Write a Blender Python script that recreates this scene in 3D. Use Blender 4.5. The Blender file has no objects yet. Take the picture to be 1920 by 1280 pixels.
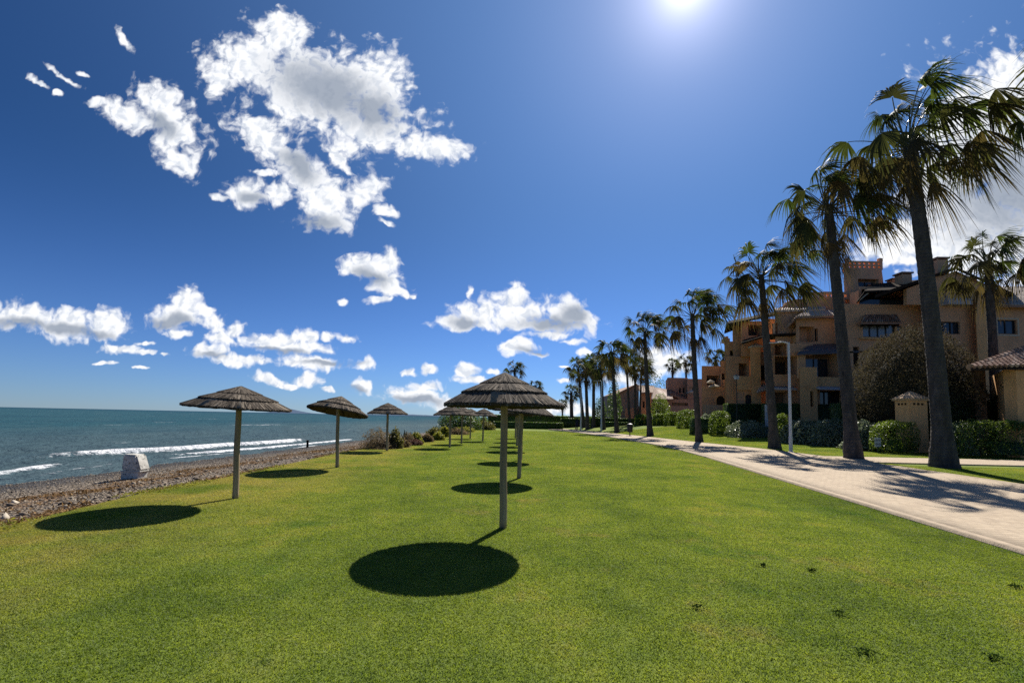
import bpy, bmesh, math, random
import numpy as np
from mathutils import Vector, Matrix

# ------------------------------------------------------------------ camera, sky, sun, exposure
sc = bpy.context.scene
COL = sc.collection
R = math.radians
F, CX, CY = 870.0, 960.0, 722.0
CAM_H, PITCH, ROLL = 1.7, R(4.0), R(1.2)
cp, sp, cr, sr = math.cos(PITCH), math.sin(PITCH), math.cos(ROLL), math.sin(ROLL)
FW = np.array([0, cp, sp]); U0 = np.array([0, -sp, cp]); R0 = np.array([1.0, 0, 0])
RT = cr * R0 + sr * U0
UP = -sr * R0 + cr * U0
EYE = np.array([0, 0, CAM_H])

def ray(px, py):
    return FW + (px - CX) / F * RT - (py - CY) / F * UP
def gp(px, py, z=0.0):
    """ground point under a pixel of the photograph"""
    d = ray(px, py)
    return EYE + d * ((z - CAM_H) / d[2])
def at(px, py, Y):
    """point at distance Y under a pixel of the photograph"""
    d = ray(px, py)
    return EYE + d * (Y / d[1])

cam = bpy.data.cameras.new('camera')
cam.sensor_width = 36.0
cam.lens = 36.0 * F / 1920.0
cam.shift_y = (CY - 640.0) / 1920.0
cam.clip_end = 90000.0
cam.clip_start = 0.05
camo = bpy.data.objects.new('camera', cam)
COL.objects.link(camo)
M = Matrix.Identity(4)
for i in range(3):
    M[i][0] = RT[i]; M[i][1] = UP[i]; M[i][2] = -FW[i]; M[i][3] = EYE[i]
camo.matrix_world = M
sc.camera = camo

SUN_AZ, SUN_EL = R(20.8), R(43.4)
SUN_DIR = Vector((math.sin(SUN_AZ) * math.cos(SUN_EL), math.cos(SUN_AZ) * math.cos(SUN_EL), math.sin(SUN_EL)))
EXPOSURE = 0.55
SKY_STRENGTH = 0.05
sl = bpy.data.lights.new('sun', 'SUN')
sl.energy = 5.0; sl.angle = R(0.55); sl.color = (1.0, 0.94, 0.85)
so = bpy.data.objects.new('sun', sl); COL.objects.link(so)
so.rotation_euler = SUN_DIR.to_track_quat('Z', 'Y').to_euler()

sc.view_settings.view_transform = 'Standard'
sc.view_settings.look = 'None'
sc.view_settings.exposure = EXPOSURE
sc.view_settings.gamma = 1.0
sc.cycles.max_bounces = 6
sc.cycles.transparent_max_bounces = 8
sc.cycles.use_denoising = False
sc.cycles.sample_clamp_indirect = 6.0

# clouds: soft ellipses in the photograph's directions (px, py, a, b, clockwise degrees)
CLOUDS = [
 (611,172,170,88,25),(468,112,78,52,0),(532,70,48,42,0),(514,38,22,12,-20),(705,160,62,68,0),(683,245,75,42,0),
 (795,275,75,26,6),(838,286,34,27,0),(412,140,20,42,10),(497,262,74,34,38),(570,322,62,32,42),(637,300,32,11,50),
 (461,367,38,26,0),(525,363,28,18,0),(410,370,16,6,15),(608,378,62,38,10),(619,415,46,25,0),(680,360,42,26,-38),(724,393,19,10,15),(727,419,12,5,30),(497,327,30,6,2),
 (305,202,60,36,42),(241,220,52,22,32),(332,255,62,38,32),(334,297,52,26,42),(183,191,18,9,0),
 (234,74,34,8,52),(122,146,38,6,35),(72,155,26,5,38),(151,138,13,5,25),(106,176,8,6,0),
 (52,592,72,25,4),(120,606,72,27,10),(196,609,42,28,0),(227,655,32,8,0),(271,641,16,5,0),(192,683,26,4,0),(268,659,20,5,0),(261,688,13,3,0),(311,663,9,3,0),
 (344,566,28,26,0),(333,592,46,26,0),(381,582,18,11,10),(342,626,26,9,0),(406,613,24,22,0),(443,620,24,18,0),(412,634,32,13,0),
 (495,641,64,16,5),(526,633,28,16,0),(574,630,27,17,0),(567,651,58,11,0),(615,632,12,7,0),(652,635,20,8,8),(388,657,30,13,0),(457,676,48,9,5),(423,671,30,8,0),
 (584,678,54,13,0),(505,712,27,9,15),(536,723,24,6,10),(577,716,22,12,0),(619,730,15,5,15),
 (728,488,26,20,0),(701,505,46,22,10),(660,504,22,12,0),(728,529,36,24,20),(752,548,22,10,25),(709,562,22,7,0),(641,562,10,8,0),(772,555,9,3,30),
 (885,548,8,17,10),(877,592,28,27,0),(858,608,38,13,0),(912,592,20,23,0),(907,613,24,8,0),(969,556,20,25,0),(980,586,56,32,20),(1053,583,46,30,10),
 (1000,608,88,18,2),(1098,600,20,18,0),(1026,629,50,7,0),(972,649,42,15,5),(1005,659,24,6,0),(1075,639,18,5,0),
 (685,685,20,13,0),(761,701,17,7,0),(801,692,16,10,10),(873,699,17,16,20),(885,714,28,6,0),(921,695,13,7,0),
 (685,722,24,13,0),(796,724,28,9,0),(782,745,66,17,5),(747,738,25,7,0),(830,752,40,12,0),(1099,659,15,11,0),(1248,682,45,25,0),(1050,717,14,4,0),(1060,765,70,12,0),(1165,715,30,14,0),
 (1930,330,205,205,-35),(1880,190,120,60,-32),(1725,440,95,52,-10),(1660,470,60,26,0),(1800,330,75,110,20),(1870,290,120,150,-10),(1900,150,70,60,-32),(1850,230,95,80,-30),(1820,400,150,100,-30),(1905,190,90,95,-30),(1690,485,48,14,0),(1840,480,150,50,0),(2150,250,220,220,0),
 (1060,690,10,3,0),
]
GREYS = [(620,172,125,52,22),(690,205,60,38,20),(1030,606,64,19,0),(1075,590,30,20,0),(868,606,30,11,0),(40,606,60,12,4),(165,624,55,9,8),(318,606,36,12,0),
 (520,657,60,6,3),(1895,345,150,115,-25),(2050,300,160,160,0),(600,418,44,18,10),(560,310,45,22,40),(700,520,36,16,10),(470,370,26,14,0),(120,615,60,12,8),(1000,655,34,8,0),(670,729,20,7,0),(780,752,55,10,0),(335,600,30,12,0),(620,680,60,6,0),(395,663,24,6,0),(300,235,40,18,35)]

wd = bpy.data.worlds.new('World'); sc.world = wd; wd.use_nodes = True
nt = wd.node_tree; nt.nodes.clear()
def nn(t, **k):
    n = nt.nodes.new(t)
    for a, b in k.items(): setattr(n, a, b)
    return n
def lk(a, b): nt.links.new(a, b)
def mth(op, a, b=None, c=None, clamp=False):
    n = nn('ShaderNodeMath', operation=op, use_clamp=clamp)
    for i, v in enumerate((a, b, c)):
        if v is None: continue
        if isinstance(v, (int, float)): n.inputs[i].default_value = v
        else: lk(v, n.inputs[i])
    return n.outputs[0]
tc = nn('ShaderNodeTexCoord')
sx = nn('ShaderNodeSeparateXYZ'); lk(tc.outputs['Generated'], sx.inputs[0])
ysafe = mth('MAXIMUM', sx.outputs[1], 0.03)
cu = nn('ShaderNodeCombineXYZ')
lk(mth('DIVIDE', sx.outputs[0], ysafe), cu.inputs[0]); lk(mth('DIVIDE', sx.outputs[2], ysafe), cu.inputs[1])
P0 = cu.outputs[0]
def noise(vec, scale, detail, rough, dist=0.0, color=False):
    n = nn('ShaderNodeTexNoise'); n.noise_dimensions = '2D'
    lk(vec, n.inputs['Vector']); n.inputs['Scale'].default_value = scale; n.inputs['Detail'].default_value = detail
    n.inputs['Roughness'].default_value = rough; n.inputs['Distortion'].default_value = dist
    return n.outputs['Color' if color else 'Fac']
wn = noise(P0, 13.0, 3, 0.6, color=True)
v1 = nn('ShaderNodeVectorMath', operation='SUBTRACT'); lk(wn, v1.inputs[0]); v1.inputs[1].default_value = (.5, .5, .5)
v2 = nn('ShaderNodeVectorMath', operation='MULTIPLY_ADD'); lk(v1.outputs[0], v2.inputs[0]); v2.inputs[1].default_value = (.045, .036, 0); lk(P0, v2.inputs[2])
PW = v2.outputs[0]
def ell_field(lst, vec, k):
    acc = None
    for (px, py, a, b, ang) in lst:
        d = ray(px, py); u, w = d[0] / d[1], d[2] / d[1]
        m = nn('ShaderNodeMapping', vector_type='TEXTURE')
        m.inputs['Location'].default_value = (u, w, 0)
        m.inputs['Rotation'].default_value = (0, 0, R(-ang))
        m.inputs['Scale'].default_value = (a / F, b / F, 1)
        if acc is None: lk(vec, m.inputs['Vector'])
        else:                       # evaluated one after the other: keeps the shader's stack small
            q = nn('ShaderNodeVectorMath', operation='MULTIPLY_ADD'); lk(acc, q.inputs[0]); q.inputs[1].default_value = (1e-7,) * 3; lk(vec, q.inputs[2])
            lk(q.outputs[0], m.inputs['Vector'])
        ln = nn('ShaderNodeVectorMath', operation='LENGTH'); lk(m.outputs[0], ln.inputs[0])
        acc = ln.outputs['Value'] if acc is None else mth('SMOOTH_MIN', acc, ln.outputs['Value'], k)
    return mth('SUBTRACT', 1.0, acc)
fld = ell_field(CLOUDS, PW, 0.18)
gfl = ell_field(GREYS, PW, 0.3)
def billow(vec):
    """cumulus texture: fine fractal noise plus rounded cells"""
    b_ = noise(vec, 38.0, 5, 0.60)
    vo = nn('ShaderNodeTexVoronoi'); vo.voronoi_dimensions = '2D'; vo.feature = 'SMOOTH_F1'; lk(vec, vo.inputs['Vector']); vo.inputs['Scale'].default_value = 24.0
    vo.inputs['Detail'].default_value = 2.0; vo.inputs['Roughness'].default_value = 0.6; vo.inputs['Smoothness'].default_value = 0.5
    return mth('ADD', mth('MULTIPLY', mth('SUBTRACT', b_, .5), 1.15), mth('MULTIPLY', mth('SUBTRACT', .52, vo.outputs['Distance']), 0.6))
bil = billow(PW)
nsum = mth('ADD', mth('MULTIPLY', mth('SUBTRACT', noise(PW, 8.0, 6, 0.5), .5), 1.05), bil)
# the same texture a little nearer the sun: tells the sunward side of every billow from its lee side
sun_uv = (SUN_DIR.x / SUN_DIR.y, SUN_DIR.z / SUN_DIR.y, 0)
ds = nn('ShaderNodeVectorMath', operation='SUBTRACT'); ds.inputs[0].default_value = sun_uv; lk(P0, ds.inputs[1])
dn = nn('ShaderNodeVectorMath', operation='NORMALIZE'); lk(ds.outputs[0], dn.inputs[0])
do = nn('ShaderNodeVectorMath', operation='MULTIPLY_ADD'); lk(dn.outputs[0], do.inputs[0]); do.inputs[1].default_value = (.011, .011, 0); lk(PW, do.inputs[2])
lit = mth('SUBTRACT', bil, billow(do.outputs[0]))
dens = mth('ADD', mth('ADD', fld, nsum), 0.52)
def smooth(v, a, b):
    n = nn('ShaderNodeMapRange'); n.interpolation_type = 'SMOOTHSTEP'
    lk(v, n.inputs['Value']); n.inputs['From Min'].default_value = a; n.inputs['From Max'].default_value = b
    return n.outputs['Result']
alpha = smooth(dens, 0.0, 0.80)
alpha = mth('MULTIPLY', alpha, mth('GREATER_THAN', sx.outputs[1], 0.04))
alpha = mth('MULTIPLY', alpha, smooth(sx.outputs[2], -0.004, 0.01))
# inner relief of the clouds
g = smooth(mth('ADD', gfl, mth('MULTIPLY', nsum, .4)), -0.55, 0.6)
relief = smooth(lit, 0.12, -0.34)
cm = nn('ShaderNodeMix', data_type='RGBA'); lk(g, cm.inputs[0])
cm.inputs['A'].default_value = (.70, .71, .73, 1); cm.inputs['B'].default_value = (.26, .295, .355, 1)
cm2 = nn('ShaderNodeMix', data_type='RGBA', blend_type='MULTIPLY'); lk(mth('MULTIPLY', relief, mth('SUBTRACT', .62, mth('MULTIPLY', g, .4))), cm2.inputs[0])
lk(cm.outputs['Result'], cm2.inputs['A']); cm2.inputs['B'].default_value = (.56, .62, .71, 1)
# clear sky
sky = nn('ShaderNodeTexSky'); sky.sky_type = 'NISHITA'; sky.sun_disc = False
sky.sun_elevation = SUN_EL; sky.sun_rotation = SUN_AZ; sky.altitude = 0.0
sky.air_density = 1.0; sky.dust_density = 0.0; sky.ozone_density = 2.0
hs = nn('ShaderNodeHueSaturation'); hs.inputs['Saturation'].default_value = 1.0; hs.inputs['Value'].default_value = 1.0
tint = nn('ShaderNodeMix', data_type='RGBA', blend_type='MULTIPLY'); tint.inputs[0].default_value = 1.0
lk(sky.outputs[0], tint.inputs['A']); 
tv = nn('ShaderNodeMix', data_type='RGBA'); lk(smooth(sx.outputs[2], 0.0, 0.45), tv.inputs[0])
tv.inputs['A'].default_value = (.44, .69, 1.26, 1); tv.inputs['B'].default_value = (.165, .385, .70, 1); lk(tv.outputs['Result'], tint.inputs['B'])
lk(tint.outputs['Result'], hs.inputs['Color'])
sks = nn('ShaderNodeVectorMath', operation='SCALE'); lk(hs.outputs[0], sks.inputs[0]); sks.inputs['Scale'].default_value = SKY_STRENGTH
dt = nn('ShaderNodeVectorMath', operation='DOT_PRODUCT'); lk(tc.outputs['Generated'], dt.inputs[0]); dt.inputs[1].default_value = tuple(SUN_DIR)
dd = mth('MAXIMUM', dt.outputs['Value'], 0.0)
glow = mth('ADD', mth('MULTIPLY', mth('POWER', dd, 45.0), 0.12), mth('ADD', mth('MULTIPLY', mth('POWER', dd, 300.0), .30), mth('MULTIPLY', mth('POWER', dd, 1600.0), .45)))
gc0 = nn('ShaderNodeVectorMath', operation='SCALE'); gc0.inputs[0].default_value = (1.0, .92, 1.0); lk(glow, gc0.inputs['Scale'])
gc1 = nn('ShaderNodeVectorMath', operation='SCALE'); gc1.inputs[0].default_value = (.075, .135, .24); lk(mth('POWER', dd, 4.2), gc1.inputs['Scale'])
gc = nn('ShaderNodeVectorMath', operation='ADD'); lk(gc0.outputs[0], gc.inputs[0]); lk(gc1.outputs[0], gc.inputs[1])
addg = nn('ShaderNodeVectorMath', operation='ADD'); lk(sks.outputs[0], addg.inputs[0]); lk(gc.outputs[0], addg.inputs[1])
fm = nn('ShaderNodeMix', data_type='RGBA'); lk(alpha, fm.inputs[0]); lk(addg.outputs[0], fm.inputs['A']); lk(cm2.outputs['Result'], fm.inputs['B'])
bg = nn('ShaderNodeBackground'); lk(fm.outputs['Result'], bg.inputs['Color']); bg.inputs['Strength'].default_value = 1.0
wo = nn('ShaderNodeOutputWorld'); lk(bg.outputs[0], wo.inputs['Surface'])
wd.cycles.sampling_method = 'MANUAL'; wd.cycles.sample_map_resolution = 512

# ------------------------------------------------------------------ helpers
rng = np.random.default_rng(7)

def tag(o, label=None, cat=None, group=None, kind=None):
    if label: o['label'] = label
    if cat: o['category'] = cat
    if group: o['group'] = group
    if kind: o['kind'] = kind
    return o
def empty(name, loc=(0, 0, 0), label=None, cat=None, group=None):
    o = bpy.data.objects.new(name, None); COL.objects.link(o); o.location = tuple(float(v) for v in loc)
    o.empty_display_size = 0.2
    return tag(o, label, cat, group)
def link(me, name, parent=None, loc=(0, 0, 0), rot=(0, 0, 0)):
    o = bpy.data.objects.new(name, me); COL.objects.link(o)
    o.location = tuple(float(v) for v in loc); o.rotation_euler = rot
    if parent: o.parent = parent
    return o
def mesh_np(name, V, faces, mats, smooth_=False, fmat=None, attrs=None):
    """V (n,3); faces = list of int arrays (m,k)"""
    me = bpy.data.meshes.new(name)
    V = np.asarray(V, dtype=np.float32)
    faces = [np.asarray(f, dtype=np.int32) for f in faces if len(f)]
    me.vertices.add(len(V)); me.vertices.foreach_set('co', V.ravel())
    nl = sum(f.size for f in faces); npoly = sum(len(f) for f in faces)
    me.loops.add(nl); me.polygons.add(npoly)
    me.loops.foreach_set('vertex_index', np.concatenate([f.ravel() for f in faces]))
    tot = np.concatenate([np.full(len(f), f.shape[1], np.int32) for f in faces])
    st = np.concatenate([[0], np.cumsum(tot)[:-1]]).astype(np.int32)
    me.polygons.foreach_set('loop_start', st)
    try: me.polygons.foreach_set('loop_total', tot)
    except Exception: pass
    if smooth_: me.polygons.foreach_set('use_smooth', np.ones(npoly, dtype=bool))
    for m in (mats if isinstance(mats, (list, tuple)) else [mats]): me.materials.append(m)
    if fmat is not None: me.polygons.foreach_set('material_index', np.asarray(fmat, np.int32))
    if attrs:
        for k, a in attrs.items():
            at_ = me.attributes.new(k, 'FLOAT', 'POINT'); at_.data.foreach_set('value', np.asarray(a, np.float32))
    me.update(calc_edges=True); me.validate()
    return me

class MB:
    """collects boxes, tubes and polygons into one mesh"""
    def __init__(s): s.v = []; s.f = []
    def add(s, verts, faces):
        o = len(s.v); s.v += [tuple(float(c) for c in v) for v in verts]
        s.f += [tuple(i + o for i in f) for f in faces]
    def box(s, x0, x1, y0, y1, z0, z1):
        s.add([(x0,y0,z0),(x1,y0,z0),(x1,y1,z0),(x0,y1,z0),(x0,y0,z1),(x1,y0,z1),(x1,y1,z1),(x0,y1,z1)],
              [(0,3,2,1),(4,5,6,7),(0,1,5,4),(1,2,6,5),(2,3,7,6),(3,0,4,7)])
    def tube(s, pts, rad, n=8, cap=True):
        pts = [np.array(p, float) for p in pts]
        if not hasattr(rad, '__len__'): rad = [rad] * len(pts)
        ref = None; base = len(s.v); 
        for i, p in enumerate(pts):
            t = pts[min(i+1, len(pts)-1)] - pts[max(i-1, 0)]; t = t / (np.linalg.norm(t) + 1e-9)
            if ref is None: ref = np.array([1.0, 0, 0]) if abs(t[0]) < .8 else np.array([0, 1.0, 0])
            a = ref - t * np.dot(ref, t); a /= np.linalg.norm(a); ref = a; b = np.cross(t, a)
            for k in range(n):
                q = 2 * math.pi * k / n
                s.v.append(tuple(p + rad[i] * (math.cos(q) * a + math.sin(q) * b)))
        for i in range(len(pts) - 1):
            for k in range(n):
                s.f.append((base+i*n+k, base+i*n+(k+1)%n, base+(i+1)*n+(k+1)%n, base+(i+1)*n+k))
        if cap:
            s.f.append(tuple(base + k for k in range(n))[::-1]); e = base + (len(pts)-1)*n
            s.f.append(tuple(e + k for k in range(n)))
    def prism(s, poly, ext):
        """poly: list of 3D points, ext: extrusion vector"""
        n = len(poly); e = np.array(ext, float)
        v = [np.array(p, float) for p in poly]; v += [p + e for p in v]
        s.add(v, [tuple(range(n))[::-1], tuple(range(n, 2*n))] + [(i, (i+1)%n, n+(i+1)%n, n+i) for i in range(n)])
    def build(s, name, mat, parent=None, loc=(0,0,0), rot=(0,0,0), bevel=0.0, smooth_=False):
        me = bpy.data.meshes.new(name); me.from_pydata(s.v, [], s.f); me.materials.append(mat)
        bm = bmesh.new(); bm.from_mesh(me); bmesh.ops.recalc_face_normals(bm, faces=bm.faces)
        if bevel > 0:
            bmesh.ops.bevel(bm, geom=[e for e in bm.edges if len(e.link_faces) == 2 and e.calc_face_angle(0) > .5], offset=bevel, segments=2, affect='EDGES')
        bm.to_mesh(me); bm.free()
        if smooth_:
            for p in me.polygons: p.use_smooth = True
        return link(me, name, parent, loc, rot)

def copy_tree(o, parent=None):
    c = o.copy(); COL.objects.link(c); c.parent = parent
    for ch in list(o.children): copy_tree(ch, c)
    return c

# ------------------------------------------------------------------ materials
class Mat:
    def __init__(s, name):
        s.m = bpy.data.materials.new(name); s.m.use_nodes = True; s.t = s.m.node_tree
        s.b = s.t.nodes['Principled BSDF']; s.out = s.t.nodes['Material Output']
    def n(s, t, **k):
        x = s.t.nodes.new(t)
        for a, b in k.items(): setattr(x, a, b)
        return x
    def l(s, a, b): s.t.links.new(a, b)
    def geo(s): 
        if not hasattr(s, '_g'): s._g = s.n('ShaderNodeNewGeometry')
        return s._g
    def pos(s): return s.geo().outputs['Position']
    def obj(s): return s.n('ShaderNodeTexCoord').outputs['Object']
    def noise(s, vec, scale, detail=4, rough=.55, out='Fac', stretch=None):
        if stretch:
            mp = s.n('ShaderNodeMapping'); s.l(vec, mp.inputs[0]); mp.inputs['Scale'].default_value = stretch; vec = mp.outputs[0]
        x = s.n('ShaderNodeTexNoise'); s.l(vec, x.inputs['Vector']); x.inputs['Scale'].default_value = scale
        x.inputs['Detail'].default_value = detail; x.inputs['Roughness'].default_value = rough
        return x.outputs[out]
    def ramp(s, fac, stops):
        x = s.n('ShaderNodeValToRGB'); s.l(fac, x.inputs[0]); e = x.color_ramp.elements
        while len(e) < len(stops): e.new(.5)
        for i, (p, c) in enumerate(stops):
            e[i].position = p; e[i].color = (*c, 1)
        return x.outputs[0]
    def mix(s, fac, a, b, blend='MIX'):
        x = s.n('ShaderNodeMix', data_type='RGBA', blend_type=blend)
        for v, k in ((fac, 0), (a, 'A'), (b, 'B')):
            if isinstance(v, (int, float)): x.inputs[k].default_value = v
            elif isinstance(v, tuple): x.inputs[k].default_value = (*v, 1)
            else: s.l(v, x.inputs[k])
        return x.outputs['Result']
    def math(s, op, a, b=None, clamp=False):
        x = s.n('ShaderNodeMath', operation=op, use_clamp=clamp)
        for i, v in enumerate((a, b)):
            if v is None: continue
            if isinstance(v, (int, float)): x.inputs[i].default_value = v
            else: s.l(v, x.inputs[i])
        return x.outputs[0]
    def rng(s, v, a, b, c=0., d=1.):
        x = s.n('ShaderNodeMapRange'); s.l(v, x.inputs['Value'])
        for k, q in (('From Min', a), ('From Max', b), ('To Min', c), ('To Max', d)): x.inputs[k].default_value = q
        return x.outputs['Result']
    def base(s, c, rough=.8, spec=.3):
        if isinstance(c, tuple): s.b.inputs['Base Color'].default_value = (*c, 1)
        else: s.l(c, s.b.inputs['Base Color'])
        if isinstance(rough, float): s.b.inputs['Roughness'].default_value = rough
        else: s.l(rough, s.b.inputs['Roughness'])
        s.b.inputs['Specular IOR Level'].default_value = spec
        return s
    def bump(s, h, strength=.5, dist=.02):
        x = s.n('ShaderNodeBump'); s.l(h, x.inputs['Height']); x.inputs['Strength'].default_value = strength; x.inputs['Distance'].default_value = dist
        s.l(x.outputs[0], s.b.inputs['Normal']); return s
    def translucent(s, col, fac):
        tr = s.n('ShaderNodeBsdfTranslucent')
        if isinstance(col, tuple): tr.inputs[0].default_value = (*col, 1)
        else: s.l(col, tr.inputs[0])
        mx = s.n('ShaderNodeMixShader'); mx.inputs[0].default_value = fac
        s.l(s.b.outputs[0], mx.inputs[1]); s.l(tr.outputs[0], mx.inputs[2]); s.l(mx.outputs[0], s.out.inputs['Surface'])
        return s

def m_plain(name, c, rough=.7, spec=.3, var=.15, scale=3., bump=0., bscale=40.):
    m = Mat(name); n = m.noise(m.obj(), scale, 5, .6)
    lo = tuple(x * (1 - var) for x in c); hi = tuple(min(1, x * (1 + var)) for x in c)
    m.base(m.ramp(n, [(.3, lo), (.7, hi)]), rough, spec)
    if bump: m.bump(m.noise(m.obj(), bscale, 4, .6), bump, .02)
    return m.m
def m_leaf(name, c0, c1, tcol, tf=.3, rough=.45, spec=.4):
    m = Mat(name); r = m.geo().outputs['Random Per Island']
    c = m.ramp(r, [(.0, c0), (.75, c1), (1., tuple(min(1, x * 1.5) for x in c1))])
    m.base(c, rough, spec); m.translucent(tcol, tf); return m.m

# lawn colour shared by the turf and its blades
def lawn_color(m, bright=1.0, blade=False):
    p = m.pos()
    a = m.noise(p, .35, 5, .62); b = m.noise(p, 1.7, 5, .6); c = m.noise(p, 7.0, 3, .6)
    f = m.math('ADD', m.math('MULTIPLY', a, .55), m.math('ADD', m.math('MULTIPLY', b, .3), m.math('MULTIPLY', c, .15)))
    k = bright
    col = m.ramp(f, [(.38, (.056*k, .084*k, .016*k)), (.46, (.084*k, .114*k, .020*k)), (.54, (.110*k, .138*k, .024*k)), (.63, (.158*k, .158*k, .04*k))])
    # worn, dry turf along the beach side
    sxyz = m.n('ShaderNodeSeparateXYZ'); m.l(p, sxyz.inputs[0])
    dry = m.math('MULTIPLY', m.rng(sxyz.outputs[0], -3.2, -6.2), m.rng(m.noise(p, .55, 4, .6), .36, .56))
    col = m.mix(m.math('MULTIPLY', dry, .85), col, (.19*k, .165*k, .06*k))
    pat_ = m.math('MULTIPLY', m.rng(m.noise(p, .8, 6, .68), .56, .68), m.rng(m.noise(p, .17, 2, .5), .42, .56))
    col = m.mix(m.math('MULTIPLY', pat_, .75), col, (.175*k, .145*k, .06*k))
    lush = m.rng(m.noise(p, .5, 4, .6), .58, .70)
    col = m.mix(m.math('MULTIPLY', lush, .7), col, (.04*k, .085*k, .015*k))
    spot = m.rng(m.noise(p, 2.6, 2, .5), .68, .78)
    col = m.mix(m.math('MULTIPLY', spot, .5), col, (.03*k, .06*k, .014*k))
    return col
mt = Mat('turf'); mt.base(lawn_color(mt, 1.7), .95, .1); mt.bump(mt.noise(mt.pos(), 60, 4, .7), .8, .03); M_TURF = mt.m
mt = Mat('grass_blade'); gcol = lawn_color(mt, 2.0)
gcol = mt.mix(.5, gcol, mt.ramp(mt.geo().outputs['Random Per Island'], [(.0, (.75, .85, .7)), (.6, (1, 1, 1)), (.95, (1.15, 1.1, .9)), (1., (1.9, 1.55, 1.3))]), 'MULTIPLY')
mt.base(gcol, .55, .25)
mt.translucent(mt.mix(1.0, gcol, (1.5, 1.45, .7), 'MULTIPLY'), .5); M_BLADE = mt.m

# sandy stones, sea, path
mt = Mat('shingle'); p = mt.pos()
vor = mt.n('ShaderNodeTexVoronoi'); mt.l(p, vor.inputs['Vector']); vor.inputs['Scale'].default_value = 15.0
c = mt.ramp(vor.outputs['Color'], [(.1, (.085, .066, .05)), (.5, (.19, .15, .11)), (.9, (.30, .255, .195))])
big = mt.noise(p, .8, 5, .65)
attr = mt.n('ShaderNodeAttribute', attribute_name='weed')
c = mt.mix(mt.math('MULTIPLY', attr.outputs['Fac'], mt.rng(big, .3, .6)), c, (.17, .095, .04))
wet = mt.n('ShaderNodeAttribute', attribute_name='wet')
c = mt.mix(wet.outputs['Fac'], c, (.035, .036, .04))
mt.base(c, .85, .3); mt.bump(vor.outputs['Distance'], 1.0, .08); M_SHINGLE = mt.m

def m_stone(name):
    m = Mat(name); r = m.geo().outputs['Random Per Island']
    m.base(m.ramp(r, [(.0, (.065, .048, .036)), (.4, (.165, .128, .092)), (.75, (.26, .21, .155)), (.95, (.34, .29, .22)), (1., (.48, .42, .34))]), .8, .3)
    return m.m
M_PEBBLE = m_stone('pebble')

mt = Mat('sea_water'); p = mt.pos()
sxyz = mt.n('ShaderNodeSeparateXYZ'); mt.l(p, sxyz.inputs[0])
far = mt.rng(sxyz.outputs[0], -18., -70.)
vfar = mt.rng(sxyz.outputs[1], 200., 2500.)
pat = mt.noise(p, .035, 4, .6, stretch=(1., .35, 1.))
pat2 = mt.noise(p, .35, 5, .65, stretch=(1., .4, 1.))
wc = mt.mix(far, (.10, .138, .14), (.030, .09, .112))
wc = mt.mix(vfar, wc, (.009, .045, .08))
wc = mt.mix(mt.math('MULTIPLY', mt.rng(pat, .35, .65), .45), wc, (.014, .05, .085))
wc = mt.mix(mt.math('MULTIPLY', mt.rng(pat2, .45, .75), .35), wc, (.10, .16, .165))
fo = mt.n('ShaderNodeAttribute', attribute_name='foam')
caps = mt.rng(mt.noise(p, .16, 6, .6, stretch=(1., .28, 1.)), .665, .70)
caps = mt.math('MULTIPLY', caps, mt.rng(mt.noise(p, 1.3, 4, .7), .42, .6))
foamn = mt.noise(p, 2.6, 6, .75)
ff = mt.math('ADD', mt.rng(mt.math('ADD', fo.outputs['Fac'], mt.math('MULTIPLY', mt.math('SUBTRACT', foamn, .5), 1.5)), .55, .8), caps, clamp=True)
ff = mt.math('MULTIPLY', ff, mt.rng(mt.math('ADD', fo.outputs['Fac'], caps), .05, .2), clamp=True)
wc = mt.mix(ff, wc, (.78, .8, .82))
mt.base(wc, .9, .0)
h1 = mt.noise(p, .5, 8, .62, stretch=(1., .45, 1.)); h2 = mt.noise(p, 3.0, 5, .6, stretch=(1., .6, 1.))
mt.bump(mt.math('ADD', h1, mt.math('MULTIPLY', h2, .3)), 1.0, 1.1)
gl = mt.n('ShaderNodeBsdfGlossy'); gl.inputs['Roughness'].default_value = .12; gl.inputs['Color'].default_value = (.8, .9, 1, 1); b2 = mt.n('ShaderNodeBump'); mt.l(h1, b2.inputs['Height']); b2.inputs['Strength'].default_value = .35; b2.inputs['Distance'].default_value = .25; mt.l(b2.outputs[0], gl.inputs['Normal'])
mx = mt.n('ShaderNodeMixShader'); mt.l(mt.rng(ff, 0, 1, .055, .0), mx.inputs[0]); mt.l(mt.b.outputs[0], mx.inputs[1]); mt.l(gl.outputs[0], mx.inputs[2]); mt.l(mx.outputs[0], mt.out.inputs['Surface']); M_SEA = mt.m

mt = Mat('path_pavers'); p = mt.pos()
mp = mt.n('ShaderNodeMapping'); mt.l(p, mp.inputs[0]); mp.inputs['Rotation'].default_value = (0, 0, R(-9))
br = mt.n('ShaderNodeTexBrick'); mt.l(mp.outputs[0], br.inputs['Vector']); br.inputs['Scale'].default_value = 1.0
br.inputs['Brick Width'].default_value = .22; br.inputs['Row Height'].default_value = .11; br.inputs['Mortar Size'].default_value = .006; br.inputs['Mortar Smooth'].default_value = .3
br.inputs['Color1'].default_value = (.41, .32, .22, 1); br.inputs['Color2'].default_value = (.50, .40, .28, 1); br.inputs['Mortar'].default_value = (.34, .27, .19, 1)
br.inputs['Bias'].default_value = .1
d1 = mt.noise(p, 1.2, 6, .65); d2 = mt.noise(p, 11., 4, .7, stretch=(1., .35, 1.))
c = mt.mix(mt.math('MULTIPLY', mt.rng(d1, .35, .75), .35), br.outputs['Color'], (.50, .405, .29))
c = mt.mix(mt.math('MULTIPLY', mt.rng(d2, .50, .68), .65), c, (.29, .225, .165))
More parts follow.
